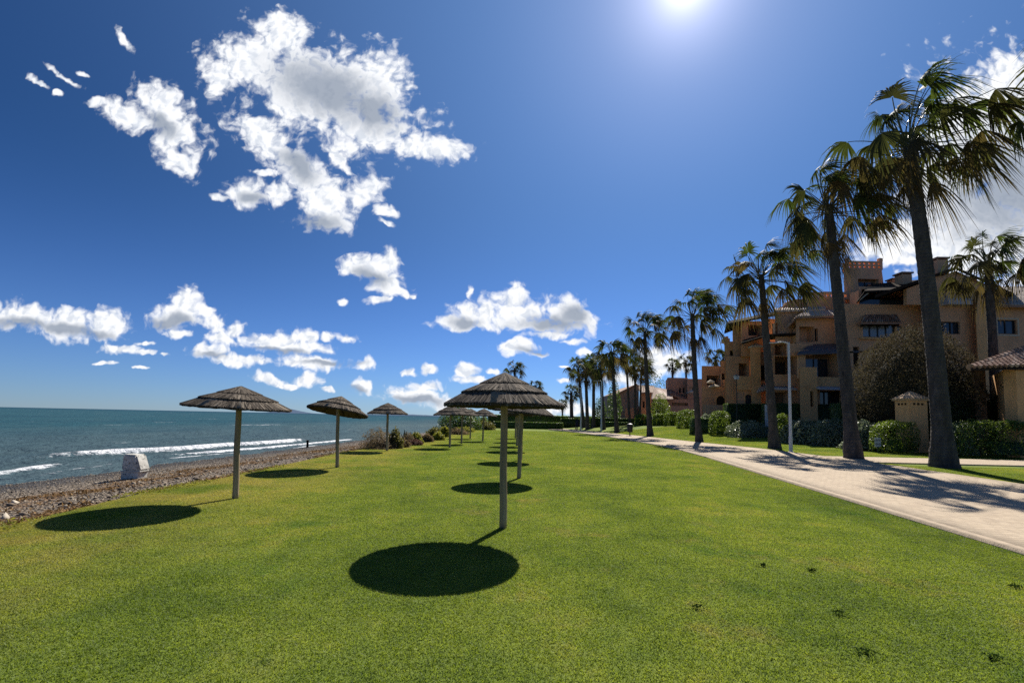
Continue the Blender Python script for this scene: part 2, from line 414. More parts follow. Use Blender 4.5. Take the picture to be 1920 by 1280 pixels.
mt.base(c, .85, .2); mt.bump(mt.math('SUBTRACT', d2, mt.math('MULTIPLY', br.outputs['Fac'], .8)), .6, .02); M_PATH = mt.m
M_KERB = m_plain('pale_kerb', (.44, .35, .25), .9, .2, .2, 5., .4)
M_EARTH = m_plain('dark_soil', (.05, .045, .028), .95, .1, .3, 2., .6)

# thatch and wood
mt = Mat('weathered_thatch'); r = mt.geo().outputs['Random Per Island']
c = mt.ramp(r, [(.0, (.02, .016, .013)), (.4, (.075, .060, .045)), (.75, (.15, .122, .092)), (1., (.28, .235, .18))])
c = mt.mix(mt.math('MULTIPLY', mt.rng(mt.noise(mt.obj(), 6, 4, .6), .4, .7), .5), c, (.055, .047, .04))
mt.base(c, .9, .1); M_THATCH = mt.m
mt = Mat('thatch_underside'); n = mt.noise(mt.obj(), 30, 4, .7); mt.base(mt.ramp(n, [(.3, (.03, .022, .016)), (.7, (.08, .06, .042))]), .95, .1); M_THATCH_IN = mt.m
mt = Mat('weathered_pole'); n = mt.noise(mt.obj(), 14, 6, .65, stretch=(1., 1., .08)); n2_ = mt.noise(mt.obj(), 3, 4, .6)
c = mt.ramp(n, [(.3, (.19, .14, .085)), (.55, (.37, .28, .18)), (.75, (.52, .42, .29))]); c = mt.mix(mt.math('MULTIPLY', mt.rng(n2_, .45, .7), .5), c, (.19, .15, .10))
mt.base(c, .75, .25); mt.bump(n, .6, .01); M_POLE = mt.m

# palms
mt = Mat('palm_leaf'); ag = mt.n('ShaderNodeAttribute', attribute_name='age'); r = mt.geo().outputs['Random Per Island']
c = mt.ramp(ag.outputs['Fac'], [(.0, (.05, .07, .024)), (.45, (.046, .052, .024)), (.75, (.056, .046, .028)), (1., (.095, .068, .042))])
c = mt.mix(.6, c, mt.ramp(r, [(0., (.6, .6, .6)), (1., (1.4, 1.35, 1.2))]), 'MULTIPLY')
mt.base(c, .65, .12); mt.translucent(mt.mix(1., c, (1.8, 1.9, .9), 'MULTIPLY'), .32); M_PALM = mt.m
M_PETIOLE = m_plain('palm_petiole', (.10, .10, .04), .5, .4, .3, 2.)
mt = Mat('palm_bark'); o = mt.obj(); n = mt.noise(o, 5, 6, .65, stretch=(1., 1., .35)); 
sx_ = mt.n('ShaderNodeSeparateXYZ'); mt.l(o, sx_.inputs[0])
rg = mt.math('SINE', mt.math('ADD', mt.math('MULTIPLY', sx_.outputs[2], 38.), mt.math('MULTIPLY', n, 5.)))
c = mt.ramp(n, [(.3, (.04, .035, .032)), (.55, (.082, .072, .066)), (.75, (.135, .118, .106))])
c = mt.mix(mt.math('MULTIPLY', mt.rng(rg, .2, 1.), .2), c, (.05, .043, .04))
mt.base(c, .9, .15); mt.bump(mt.math('ADD', mt.math('MULTIPLY', rg, .18), n), .7, .04); M_BARK = mt.m

M_HEDGE = m_leaf('hedge_leaf', (.022, .042, .014), (.075, .12, .035), (.15, .25, .03), .3)
M_CLIP = m_leaf('clipped_leaf', (.025, .05, .012), (.068, .122, .02), (.3, .42, .04), .32)
M_SILVER = m_leaf('silver_leaf', (.08, .10, .065), (.26, .29, .21), (.3, .36, .18), .3, .38, .5)
M_RUST = m_leaf('rust_leaf', (.02, .024, .016), (.082, .072, .045), (.15, .12, .06), .2, .8, .1)
M_DUNE = m_leaf('dune_leaf', (.06, .07, .025), (.15, .145, .05), (.3, .28, .06), .3, .6, .2)
M_DRY = m_leaf('dry_grass', (.085, .06, .038), (.2, .155, .095), (.3, .22, .1), .3, .7, .2)
M_YEL = m_leaf('yellow_leaf', (.11, .13, .02), (.26, .25, .03), (.4, .4, .05), .35, .6, .2)
M_AGAVE = m_leaf('agave_leaf', (.03, .045, .028), (.07, .095, .055), (.1, .14, .05), .15, .5, .3)
M_PURPLE = m_leaf('purple_leaf', (.06, .03, .035), (.13, .075, .06), (.2, .1, .06), .25, .7, .2)
M_WEED = m_leaf('weed_leaf', (.012, .026, .007), (.03, .055, .014), (.06, .1, .02), .2, .95, .0)
M_TWIG = m_plain('twig_bark', (.10, .08, .06), .9, .1, .3, 6.)

# masonry
def m_plaster(name, c, var=.16):
    m = Mat(name); p = m.pos(); a = m.noise(p, .7, 6, .65); b = m.noise(p, 3.5, 5, .7, stretch=(1., 1., .3))
    f = m.math('ADD', m.math('MULTIPLY', a, .6), m.math('MULTIPLY', b, .4))
    m.base(m.ramp(f, [(.32, tuple(x * (1 - 1.6 * var) for x in c)), (.5, c), (.7, tuple(x * (1 + var) for x in c))]), .92, .1)
    m.bump(m.noise(p, 25, 4, .6), .25, .01); return m.m
M_OCHRE = m_plaster('ochre_plaster', (.66, .385, .215))
M_OCHRE2 = m_plaster('golden_plaster', (.74, .42, .19))
M_RED = m_plaster('terracotta_plaster', (.66, .37, .21))
M_FARRED = m_plaster('faded_plaster', (.50, .31, .21))
M_PINK = m_plaster('dusty_plaster', (.42, .30, .23))
M_SHADE = m_plaster('shaded_plaster', (.27, .165, .10))  # darkened ochre plaster: shade of loggias and back walls put into its colour
mt = Mat('barrel_tile'); r = mt.geo().outputs['Random Per Island']; n = mt.noise(mt.pos(), 4, 5, .65)
c = mt.ramp(r, [(0., (.22, .115, .07)), (.6, (.36, .21, .135)), (1., (.52, .38, .28))]); c = mt.mix(mt.math('MULTIPLY', mt.rng(n, .5, .75), .5), c, (.16, .12, .10))
mt.base(c, .7, .35); M_TILE = mt.m
M_TILE_PALE = m_plain('pale_tile', (.55, .45, .36), .7, .3, .25, 6.)
M_WOODDK = m_plain('dark_timber', (.035, .026, .02), .95, .03, .3, 4.)
M_AWN = m_plain('pale_awning', (.42, .42, .44), .8, .2, .1, 4.)
M_CREAM = m_plain('cream_stone', (.55, .46, .33), .85, .2, .15, 6.)
mt = Mat('window_glass'); mt.base((.02, .03, .04), .08, .6); M_GLASS = mt.m
mt = Mat('pale_glass'); mt.base((.22, .26, .30), .12, .6); M_GLASS2 = mt.m
M_FRAME = m_plain('dark_frame', (.02, .02, .022), .5, .4, .2, 4.)
M_WFRAME = m_plain('pale_frame', (.4, .37, .32), .7, .3, .1, 4.)
M_STEELW = m_plain('pale_painted_steel', (.55, .57, .60), .45, .45, .08, 2.)
M_STEELD = m_plain('dark_painted_steel', (.025, .025, .024), .5, .4, .2, 4.)
M_WHITE = m_plain('white_sign', (.55, .55, .57), .5, .3, .05, 2.)
M_INK = m_plain('black_ink', (.02, .02, .025), .6, .3, .05, 2.)

# ------------------------------------------------------------------ the setting
def curve(pts):
    a = np.array(pts, float)
    return lambda y: np.interp(y, a[:, 0], a[:, 1])
XL = curve([(-10,-6.8),(2,-7.0),(6.4,-7.1),(9.8,-7.5),(13.2,-7.3),(18,-7.45),(24.5,-7.3),(30,-6.9),(35,-6.6),(45,-6.1),(55,-5.7),(70,-4.6),(84,-3.6)])
XPL = curve([(-10,4.5),(6.2,6.9),(15,8.2),(22,9.25),(27,9.85),(31,10.05),(35,10.0),(42,9.75),(48.6,9.35),(56,8.5),(64,7.35),(74,5.4),(90,1.8)])
XPR = curve([(-10,11.5),(6,13.9),(13.8,15.2),(19,15.9),(24,16.3),(30.6,16.2),(38.4,15.0),(49,13.9),(60,12.2),(74,9.6),(90,6.2)])
XH = curve([(-10,32),(20,31),(27,30),(31,25.5),(38.5,24),(43,22.5),(55,22),(72,21),(90,19)])
HR = curve([(-10,0),(30,0),(36,.12),(43,.5),(55,.95),(90,1.05)])
SEA = -0.9

def hash_noise(x, y, seed, f):
    r_ = np.random.default_rng(seed); G = r_.random((64, 64))
    X = x * f; Y = y * f; xi = np.floor(X).astype(int); yi = np.floor(Y).astype(int)
    fx = X - xi; fy = Y - yi; fx = fx*fx*(3-2*fx); fy = fy*fy*(3-2*fy)
    g = lambda i, j: G[i % 64, j % 64]
    return (g(xi,yi)*(1-fx)+g(xi+1,yi)*fx)*(1-fy)+(g(xi,yi+1)*(1-fx)+g(xi+1,yi+1)*fx)*fy
def fbm(x, y, seed, f, o=4):
    a = .5; s = 0
    for k in range(o):
        s = s + a * hash_noise(x, y, seed + k, f); f *= 2.03; a *= .5
    return s
def lawn_z(x, y):
    """height of every lawn: gentle dips on the left one, a low bank towards the hedges on the right one"""
    xr, xh = XPR(y), XH(y)
    t = np.clip((x - xr) / np.maximum(xh - xr, .1), 0, 1.0)
    bank = t * t * (3 - 2 * t) * HR(y)
    dip = .03 * (fbm(x, y, 11, .35, 3) - .44) * np.clip((XPL(y) - x) / 1.0, 0, 1)
    return np.where(x > XPL(y), bank, dip)
def sheet(name, xa, xb, ys, nx, mat, zf, label=None, skirt=0):
    t = np.linspace(0, 1, nx)
    Y = np.repeat(ys[:, None], nx, 1); X = xa(ys)[:, None] * (1 - t) + xb(ys)[:, None] * t
    Z = zf(X, Y)
    V = np.stack([X, Y, Z], -1).reshape(-1, 3)
    i = np.arange(len(ys) - 1)[:, None] * nx + np.arange(nx - 1)[None]
    q = np.stack([i, i + 1, i + nx + 1, i + nx], -1).reshape(-1, 4)
    fs = [q]
    if skirt:
        n0 = len(V); S = []
        ring = list(range(nx)) + [k * nx + nx - 1 for k in range(1, len(ys))] + [(len(ys)-1)*nx + k for k in range(nx-2, -1, -1)] + [k * nx for k in range(len(ys)-2, 0, -1)]
        low = V[ring].copy(); low[:, 2] -= skirt
        V = np.concatenate([V, low]); m = len(ring)
        fs.append(np.array([[ring[k], n0 + k, n0 + (k+1) % m, ring[(k+1) % m]] for k in range(m)]))
    me = mesh_np(name, V, fs, mat, smooth_=not skirt)
    return tag(link(me, name), kind='structure')
ys = np.concatenate([np.arange(-10, 40, .4), np.arange(40, 84.1, 1.0)])
sheet('lawn', XL, lambda y: XPL(y) + .02, ys, 70, M_TURF, lambda x, y: lawn_z(np.minimum(x, XPL(y) - .001), y))
sheet('lawn', lambda y: XPR(y) - .02, lambda y: XH(y) + 3, ys, 40, M_TURF, lambda x, y: lawn_z(np.maximum(x, XPL(y) + .01), y))
# ground sheet to the horizon on the land side
gy = np.array([-300, -40, -10, 10, 20, 27, 31, 36, 38.5, 43, 49, 55, 63, 72, 84], float)
sheet('ground', lambda y: XH(y) + 2.8, lambda y: 900 + 0 * y, gy, 60, M_EARTH, lambda x, y: np.interp(y, [-10, 30, 36, 43, 55, 90], [0, 0, .12, .5, .95, 1.0]) - .02)
sheet('ground', lambda y: np.where(y > 85, -3.4 - (y - 84) * .02, -3.3), lambda y: 900 + np.maximum(y, 0) * 2, np.array([83.9, 90, 110, 150, 400, 3000, 12000], float), 60, M_EARTH, lambda x, y: -.06 + 0 * x)
# promenade: paver slab with pale edge courses
sheet('path', lambda y: XPL(y) + .18, lambda y: XPR(y) - .18, np.arange(-10, 90.1, .5), 12, M_PATH, lambda x, y: .055 + 0 * x, skirt=.15)
sheet('path_kerb', lambda y: XPL(y), lambda y: XPL(y) + .178, np.arange(-10, 90.1, .5), 2, M_KERB, lambda x, y: .061 + 0 * x, skirt=.16)
sheet('path_kerb', lambda y: XPR(y) - .178, lambda y: XPR(y), np.arange(-10, 90.1, .5), 2, M_KERB, lambda x, y: .061 + 0 * x, skirt=.16)
b = MB(); b.prism([(16.2,21.0,.058),(46,20.2,.058),(46,24.3,.058),(16.1,24.3,.058)], (0,0,-.14)); tag(b.build('side_path', M_PATH), kind='structure')

# beach: from the lawn edge down under the water
def beach_z(x, y):
    d = XL(y) - x          # metres seaward of the lawn edge
    z = np.interp(d, [-1.2, 0, .35, 1.5, 4, 7, 9.5, 14, 40], [-.12, -.02, -.10, -.22, -.50, -.72, -.90, -1.35, -2.5])
    amp = np.clip(d / 1.2, 0, 1) * np.clip((14 - d) / 8, .2, 1)
    return z + amp * (.16 * (fbm(x, y, 31, .55, 4) - .47) + .05 * (hash_noise(x, y, 37, 2.6) - .5))
by = np.concatenate([np.arange(-10, 45, .3), np.arange(45, 140, 1.5)])
dd_ = np.concatenate([np.arange(-.8, 12, .22), np.arange(12, 42, 2.0)])
BX = np.where(by < 84, XL(by), -3.6 + 0 * by)[:, None] - dd_[None]; BY = np.repeat(by[:, None], len(dd_), 1)
BZ = beach_z(BX, BY)
V = np.stack([BX, BY, BZ], -1).reshape(-1, 3); nx = len(dd_)
i = np.arange(len(by) - 1)[:, None] * nx + np.arange(nx - 1)[None]
q = np.stack([i, i + nx, i + nx + 1, i + 1], -1).reshape(-1, 4)
DD = np.repeat(dd_[None], len(by), 0) + (fbm(BX, BY, 51, .4, 3) - .45) * 2.0
weed = 1.3 * np.exp(-((DD - 3.8) / 1.1) ** 2) + .8 * np.exp(-((DD - .6) / .5) ** 2)
wet = np.clip((-.62 - BZ) / .2, 0, 1)
tag(link(mesh_np('beach', V, [q], M_SHINGLE, True, attrs={'weed': weed.ravel(), 'wet': wet.ravel()}), 'beach'), kind='structure')

# sea: swell and surf near the shore, then a plain sheet to the horizon
def shore_x(y): return np.interp(y, [8, 16, 23.5, 33, 40, 60, 90, 140], [-16.6, -17.2, -18.2, -15.6, -14.4, -13.0, -11.5, -10.0])
sy = np.concatenate([np.arange(4, 60, .25), np.arange(60, 141, 1.0)])
sdv = np.concatenate([np.arange(-4, 22, .16), np.arange(22, 80, 1.0)])
SX = shore_x(sy)[:, None] - sdv[None]; SY = np.repeat(sy[:, None], len(sdv), 1); SD = np.repeat(sdv[None], len(sy), 0)
jit = (fbm(SX, SY, 71, .09, 3) - .45) * 3.2
jit2 = (fbm(SX, SY, 77, .35, 3) - .45) * 1.4
def crest(c, w, amp, seed, lo, along=.06):
    on = np.clip((fbm(SX * .2, SY, seed, along, 3) - lo) * 6, 0, 1)
    e = SD - (c + jit + jit2 * .5)
    prof = np.where(e < 0, np.exp(-(e / (w * .6)) ** 2), np.exp(-(e / (w * 1.3)) ** 2))
    return amp * prof * (.35 + .65 * on), on * np.where(e < 0, np.exp(-(e / (w * 1.1)) ** 2), np.exp(-(e / (w * .45)) ** 2))
w1, f1 = crest(5.6, .7, .28, 81, .43); w2, f2 = crest(2.2, .45, .10, 85, .36, .12); w3, f3 = crest(12.5, 1.0, .30, 91, .56, .08); w4, f4 = crest(24, 2.5, .45, 95, .60, .07)
edge_f = np.exp(-((SD - .9 - jit2 * .8) / .28) ** 2) * np.clip((fbm(SX, SY, 88, .25, 2) - .25) * 4, 0, 1)
wave = w1 + w2 + w3 + w4 + .10 * (fbm(SX, SY * .6, 101, .5, 4) - .45) * np.clip(SD / 5, .15, 1)
fade = np.clip((70 - SD) / 15, 0, 1) * np.clip((138 - SY) / 20, 0, 1)
SZ = SEA + wave * fade + .03 * fade
foam = np.clip(np.maximum.reduce([f1 * .95, f2 * .95, f3 * .95, f4 * .9, edge_f * 1.05]) + .18 * np.exp(-((SD - 4.2 - jit) / 1.0) ** 2) + .05 * np.clip((5 - SD) / 4, 0, 1), 0, 1.4) * fade
V = np.stack([SX, SY, SZ], -1).reshape(-1, 3); nx = len(sdv)
i = np.arange(len(sy) - 1)[:, None] * nx + np.arange(nx - 1)[None]
q = np.stack([i, i + nx, i + nx + 1, i + 1], -1).reshape(-1, 4)
tag(link(mesh_np('sea', V, [q], M_SEA, True, attrs={'foam': foam.ravel()}), 'sea'), kind='structure')
b = MB(); b.add([(-60000, -200, SEA-.06), (-4.5, -200, SEA-.06), (-4.5, 140, SEA-.06), (-9, 200, SEA-.06), (-20, 400, SEA-.06), (6000, 60000, SEA-.06), (-60000, 60000, SEA-.06)], [tuple(range(7))])
tag(b.build('sea', M_SEA), kind='structure')
# far mountains across the bay
M_HILL = m_plain('far_hill', (.055, .09, .15), .95, .1, .1, .0005)  # blue of the distant haze is put into the base colour
def hills(pts, Y, seed):
    xs = np.linspace(0, 1, 90); P = np.array(pts, float)
    px = P[0, 0] + xs * (P[-1, 0] - P[0, 0]); py = np.interp(px, P[:, 0], P[:, 1])
    top = np.array([at(a, c, Y) for a, c in zip(px, py)])
    top[:, 2] = np.maximum(top[:, 2] + (fbm(px, 0 * px, seed, .12, 4) - .46) * 90 * np.clip(top[:, 2] / 150, 0, 1), 0)
    fr = top.copy(); fr[:, 1] -= 1500; fr[:, 2] = SEA - 5; bk = top.copy(); bk[:, 1] += 2500; bk[:, 2] = SEA - 5
    V = np.concatenate([fr, top, bk]); n = len(xs); k = np.arange(n - 1)
    q = np.concatenate([np.stack([k, k+1, k+n+1, k+n], -1), np.stack([k+n, k+n+1, k+2*n+1, k+2*n], -1)])
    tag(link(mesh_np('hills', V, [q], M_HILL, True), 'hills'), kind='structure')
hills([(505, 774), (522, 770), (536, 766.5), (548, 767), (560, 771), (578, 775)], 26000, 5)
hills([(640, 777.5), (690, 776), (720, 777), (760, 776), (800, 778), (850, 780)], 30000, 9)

# pebbles and larger stones: nobody could count them
def stones(n, xs, ys, size):
    base = np.array([(1,0,0),(-1,0,0),(0,1,0),(0,-1,0),(0,0,1),(0,0,-1)], float)
    fc = np.array([(0,2,4),(2,1,4),(1,3,4),(3,0,4),(2,0,5),(1,2,5),(3,1,5),(0,3,5)])
    V = base[None] * (size[:, None, None] * (0.6 + .8 * rng.random((n, 1, 3)))) * np.array([1., 1., .6])
    V += (rng.random((n, 6, 3)) - .5) * size[:, None, None] * .7
    a = rng.random(n) * 6.28; c, s = np.cos(a)[:, None], np.sin(a)[:, None]
    X = V[..., 0] * c - V[..., 1] * s; Y = V[..., 0] * s + V[..., 1] * c
    V = np.stack([X + xs[:, None], Y + ys[:, None], V[..., 2] + beach_z(xs, ys)[:, None] + size[:, None] * .15], -1).reshape(-1, 3)
    Fc = (fc[None] + (np.arange(n) * 6)[:, None, None]).reshape(-1, 3)
    return V, Fc
def scatter(n, dlo, dhi, ylo, yhi, p=1.6):
    y = ylo + (yhi - ylo) * rng.random(n) ** p
    return XL(y) - (dlo + (dhi - dlo) * rng.random(n)), y
x, y = scatter(42000, .25, 9.5, 3, 45); s = .013 + .021 * rng.random(42000) ** 3
V, Fc = stones(42000, x, y, s)
o = link(mesh_np('pebbles', V, [Fc], M_PEBBLE), 'pebbles'); tag(o, 'grey pebbles covering the beach between lawn and surf', 'pebbles', kind='stuff')
x, y = scatter(700, .3, 4.0, 3, 30); s = .04 + .06 * rng.random(700) ** 3
V, Fc = stones(700, x, y, s)
tag(link(mesh_np('stones', V, [Fc], M_PEBBLE), 'stones'), 'larger grey stones lying along the upper beach', 'stones', kind='stuff')

# ------------------------------------------------------------------ leaves and blades
def leaf_mesh(name, P, N, size, mat, aspect=.55, spread=.9, core=None, drop=0.0):
    """leaf-sized quads at P, facing roughly N"""
    n = len(P); size = np.broadcast_to(size, (n,))
    N = N + spread * rng.normal(size=(n, 3)); N /= np.linalg.norm(N, axis=1, keepdims=True) + 1e-9
    T = rng.normal(size=(n, 3)); T[:, 2] -= drop; T -= N * np.sum(T * N, 1, keepdims=True); T /= np.linalg.norm(T, axis=1, keepdims=True) + 1e-9
    B = np.cross(N, T)
    L = size[:, None] * (.7 + .6 * rng.random((n, 1))); W = L * aspect
    bend = N * L * .18
    V = np.stack([P - T * L * .5, P + B * W * .5 + bend * .6, P + T * L * .5 - bend, P - B * W * .5 + bend * .6], 1).reshape(-1, 3)
    q = np.arange(n * 4).reshape(n, 4)
    if core is not None:
        cv, cf = core; q2 = np.asarray(cf) + len(V); V = np.concatenate([V, cv]); fs = [q, q2]
    else: fs = [q]
    return mesh_np(name, V, fs, mat)
def box_core(x0, x1, y0, y1, z0, z1):
    v = np.array([(x0,y0,z0),(x1,y0,z0),(x1,y1,z0),(x0,y1,z0),(x0,y0,z1),(x1,y0,z1),(x1,y1,z1),(x0,y1,z1)], float)
    return v, np.array([(0,3,2,1),(4,5,6,7),(0,1,5,4),(1,2,6,5),(2,3,7,6),(3,0,4,7)])
def box_pts(n, w, d, h, rough):
    """points on the faces of a clipped box hedge (origin at base centre)"""
    A = np.array([w*h, w*h, d*h, d*h, w*d]); f = rng.choice(5, n, p=A / A.sum()); a = rng.random(n) - .5; c = rng.random(n)
    P = np.zeros((n, 3)); N = np.zeros((n, 3))
    for k, (nx_, ny_) in enumerate([(0,-1),(0,1),(-1,0),(1,0)]):
        m = f == k
        if nx_ == 0: P[m, 0] = a[m] * w; P[m, 1] = ny_ * d / 2
        else: P[m, 1] = a[m] * d; P[m, 0] = nx_ * w / 2
        P[m, 2] = c[m] * h; N[m] = (nx_, ny_, .25)
    m = f == 4; P[m, 0] = a[m] * w; P[m, 1] = (c[m] - .5) * d; P[m, 2] = h; N[m] = (0, 0, 1)
    lump = (fbm(P[:,0]+P[:,1]*.7+31, P[:,2]*1.3+P[:,1], int(rng.integers(1000)), .9, 3) - .45)
    P += N * (rough * (rng.normal(size=(n,1)) * .35 + lump[:, None] * 1.6) - rough * .4)
    P[:, 2] = np.maximum(P[:, 2], .02)
    return P, N
def dome_pts(n, rx, ry, h, fill=.35, lump=.22, sq=False):
    u = rng.normal(size=(n, 3)); u /= np.linalg.norm(u, axis=1, keepdims=True); u[:, 2] = np.abs(u[:, 2])
    sd = int(rng.integers(1000)); th = np.arctan2(u[:, 1], u[:, 0]) * 2
    r_ = 1 + lump * 3 * (fbm(th + 20, u[:, 2] * 3 + 9, sd, 1.1, 3) - .45)
    r_ *= 1 - fill * rng.random(n) ** 2
    if sq: r_ /= (np.abs(u) ** 5).sum(1) ** .2
    P = u * r_[:, None] * np.array([rx, ry, h]); return P, u
def px_dims(x0, x1, yt, yb, Y):
    a = at(x0, (yt + yb) / 2, Y); c = at(x1, (yt + yb) / 2, Y); t = at((x0 + x1) / 2, yt, Y); bb = at((x0 + x1) / 2, yb, Y)
    return (a[0] + c[0]) / 2, c[0] - a[0], bb[2], t[2]
def hedge(x0, x1, yt, yb, Y, d, mat, label, name='hedge', cat='hedge', group=None, dens=330, leaf=.085, rough=.07, zb=None, rot=0.0):
    xc, w, z0, z1 = px_dims(x0, x1, yt, yb, Y)
    if zb is not None: z0 = zb
    h = z1 - z0; area = w*h*2 + d*h*2 + w*d
    P, N = box_pts(int(min(area * dens, 26000)), w, d, h, rough)
    k = .06
    o = link(leaf_mesh(name, P, N, leaf, mat, core=box_core(-w/2+k, w/2-k, -d/2+k, d/2-k, 0, h-k)), name, loc=(xc, Y + d/2, z0), rot=(0, 0, rot))
    return tag(o, label, cat, group)
def shrub(x0, x1, yt, yb, Y, mat, label, name='shrub', cat='shrub', group=None, n=3500, leaf=.09, fill=.5, lump=.25, dy=None, zb=None, aspect=.55, spread=.9, sq=False):
    xc, w, z0, z1 = px_dims(x0, x1, yt, yb, Y)
    if zb is not None: z0 = zb
    P, N = dome_pts(n, w/2, (dy or w)/2, z1 - z0, fill, lump, sq)
    c = np.array([(math.cos(k*.785)*w*.2, math.sin(k*.785)*(dy or w)*.2, zz) for zz in (0, (z1-z0)*.38) for k in range(8)])
    cf = np.array([(k, (k+1) % 8, 8+(k+1) % 8, 8+k) for k in range(8)] + [(8,9,10,11),(8,11,12,15),(12,13,14,15)])
    o = link(leaf_mesh(name, P, N, leaf, mat, aspect, spread, core=(c, cf)), name, loc=(xc, Y + (dy or w)/4, z0))
    return tag(o, label, cat, group)

# short turf, built as three one-metre patches laid over both lawns
def patch(seed, n=9500):
    r_ = np.random.default_rng(seed)
    x, y = r_.random(n) - .5, r_.random(n) - .5
    h = .010 + .010 * r_.random(n) ** 1.5; a = r_.random(n) * 6.283; w = .0022 + .0014 * r_.random(n)
    lean = (r_.normal(size=(n, 2)) * .012)
    ca, sa = np.cos(a) * w, np.sin(a) * w
    V = np.stack([np.stack([x - ca, y - sa, 0*x - .004], -1), np.stack([x + ca, y + sa, 0*x - .004], -1),
                  np.stack([x + lean[:, 0]*.45 + ca*.8, y + lean[:, 1]*.45 + sa*.8, h*.6], -1), np.stack([x + lean[:, 0]*.45 - ca*.8, y + lean[:, 1]*.45 - sa*.8, h*.6], -1),
                  np.stack([x + lean[:, 0]*1.3, y + lean[:, 1]*1.3, h], -1)], 1).reshape(-1, 3)
    k = np.arange(n)[:, None] * 5
    return mesh_np('grass_patch', V, [k + np.array([[0, 1, 2, 3]]), k + np.array([[3, 2, 4]])], M_BLADE)
patches = [bpy.data.objects.new('grass_patch', patch(100 + k)) for k in range(3)]
pts = []
for yy in np.arange(1.5, 62.5, 1.0):
    for xx in np.arange(-8.5, 34.5, 1.0):
        if abs(xx) > 1.25 * (yy + 1.5) + 1: continue
        left = XL(yy) + .45 < xx < XPL(yy) - .5
        right = (XPR(yy) + .5 < xx < XH(yy) - .2) and not (20.2 < yy < 24.9)
        if left or right: pts.append((xx, yy))
# narrow strips so that the turf reaches its edges
for yy in np.arange(1.5, 62.5, .5):
    for f_, off in ((XPL, -.5), (XL, .5), (XPR, .5)):
        pts.append((float(f_(yy)) + off, yy))
pts = np.array(pts); V = np.stack([pts[:, 0], pts[:, 1], lawn_z(pts[:, 0], pts[:, 1])], -1)
me = bpy.data.meshes.new('grass'); me.vertices.add(len(V)); me.vertices.foreach_set('co', V.astype(np.float32).ravel())
gx = (lawn_z(V[:, 0] + .3, V[:, 1]) - lawn_z(V[:, 0] - .3, V[:, 1])) / .6; gy_ = (lawn_z(V[:, 0], V[:, 1] + .3) - lawn_z(V[:, 0], V[:, 1] - .3)) / .6
rot = np.zeros((len(V), 3), np.float32)
for k_, (a_, b_, q_) in enumerate(zip(gx, gy_, rng.integers(0, 4, len(V)))):
    rot[k_] = (Vector((0, 0, 1)).rotation_difference(Vector((-a_, -b_, 1)).normalized()).to_matrix() @ Matrix.Rotation(q_ * math.pi / 2, 3, 'Z')).to_euler()
av = me.attributes.new('turn', 'FLOAT_VECTOR', 'POINT'); av.data.foreach_set('vector', rot.ravel())
ai = me.attributes.new('pick', 'INT', 'POINT'); ai.data.foreach_set('value', rng.integers(0, 3, len(V)).astype(np.int32))
me.update()
go = link(me, 'grass'); tag(go, 'short bright green grass blades of the mown lawns', 'grass', kind='stuff')
ng = bpy.data.node_groups.new('grass_layout', 'GeometryNodeTree')
ng.interface.new_socket('Geometry', in_out='INPUT', socket_type='NodeSocketGeometry'); ng.interface.new_socket('Geometry', in_out='OUTPUT', socket_type='NodeSocketGeometry')
gi = ng.nodes.new('NodeGroupInput'); gout = ng.nodes.new('NodeGroupOutput')
iop = ng.nodes.new('GeometryNodeInstanceOnPoints'); iop.inputs['Pick Instance'].default_value = True
g2i = ng.nodes.new('GeometryNodeGeometryToInstance')
for po in reversed(patches):
    oi = ng.nodes.new('GeometryNodeObjectInfo'); oi.inputs['Object'].default_value = po; oi.inputs['As Instance'].default_value = False
    ng.links.new(oi.outputs['Geometry'], g2i.inputs[0])
na = ng.nodes.new('GeometryNodeInputNamedAttribute'); na.data_type = 'FLOAT_VECTOR'; na.inputs['Name'].default_value = 'turn'
nb = ng.nodes.new('GeometryNodeInputNamedAttribute'); nb.data_type = 'INT'; nb.inputs['Name'].default_value = 'pick'
ng.links.new(gi.outputs[0], iop.inputs['Points']); ng.links.new(g2i.outputs[0], iop.inputs['Instance'])
ng.links.new(nb.outputs['Attribute'], iop.inputs['Instance Index'])
ng.links.new(na.outputs['Attribute'], iop.inputs['Rotation']); ng.links.new(iop.outputs[0], gout.inputs[0])
md = go.modifiers.new('layout', 'NODES'); md.node_group = ng

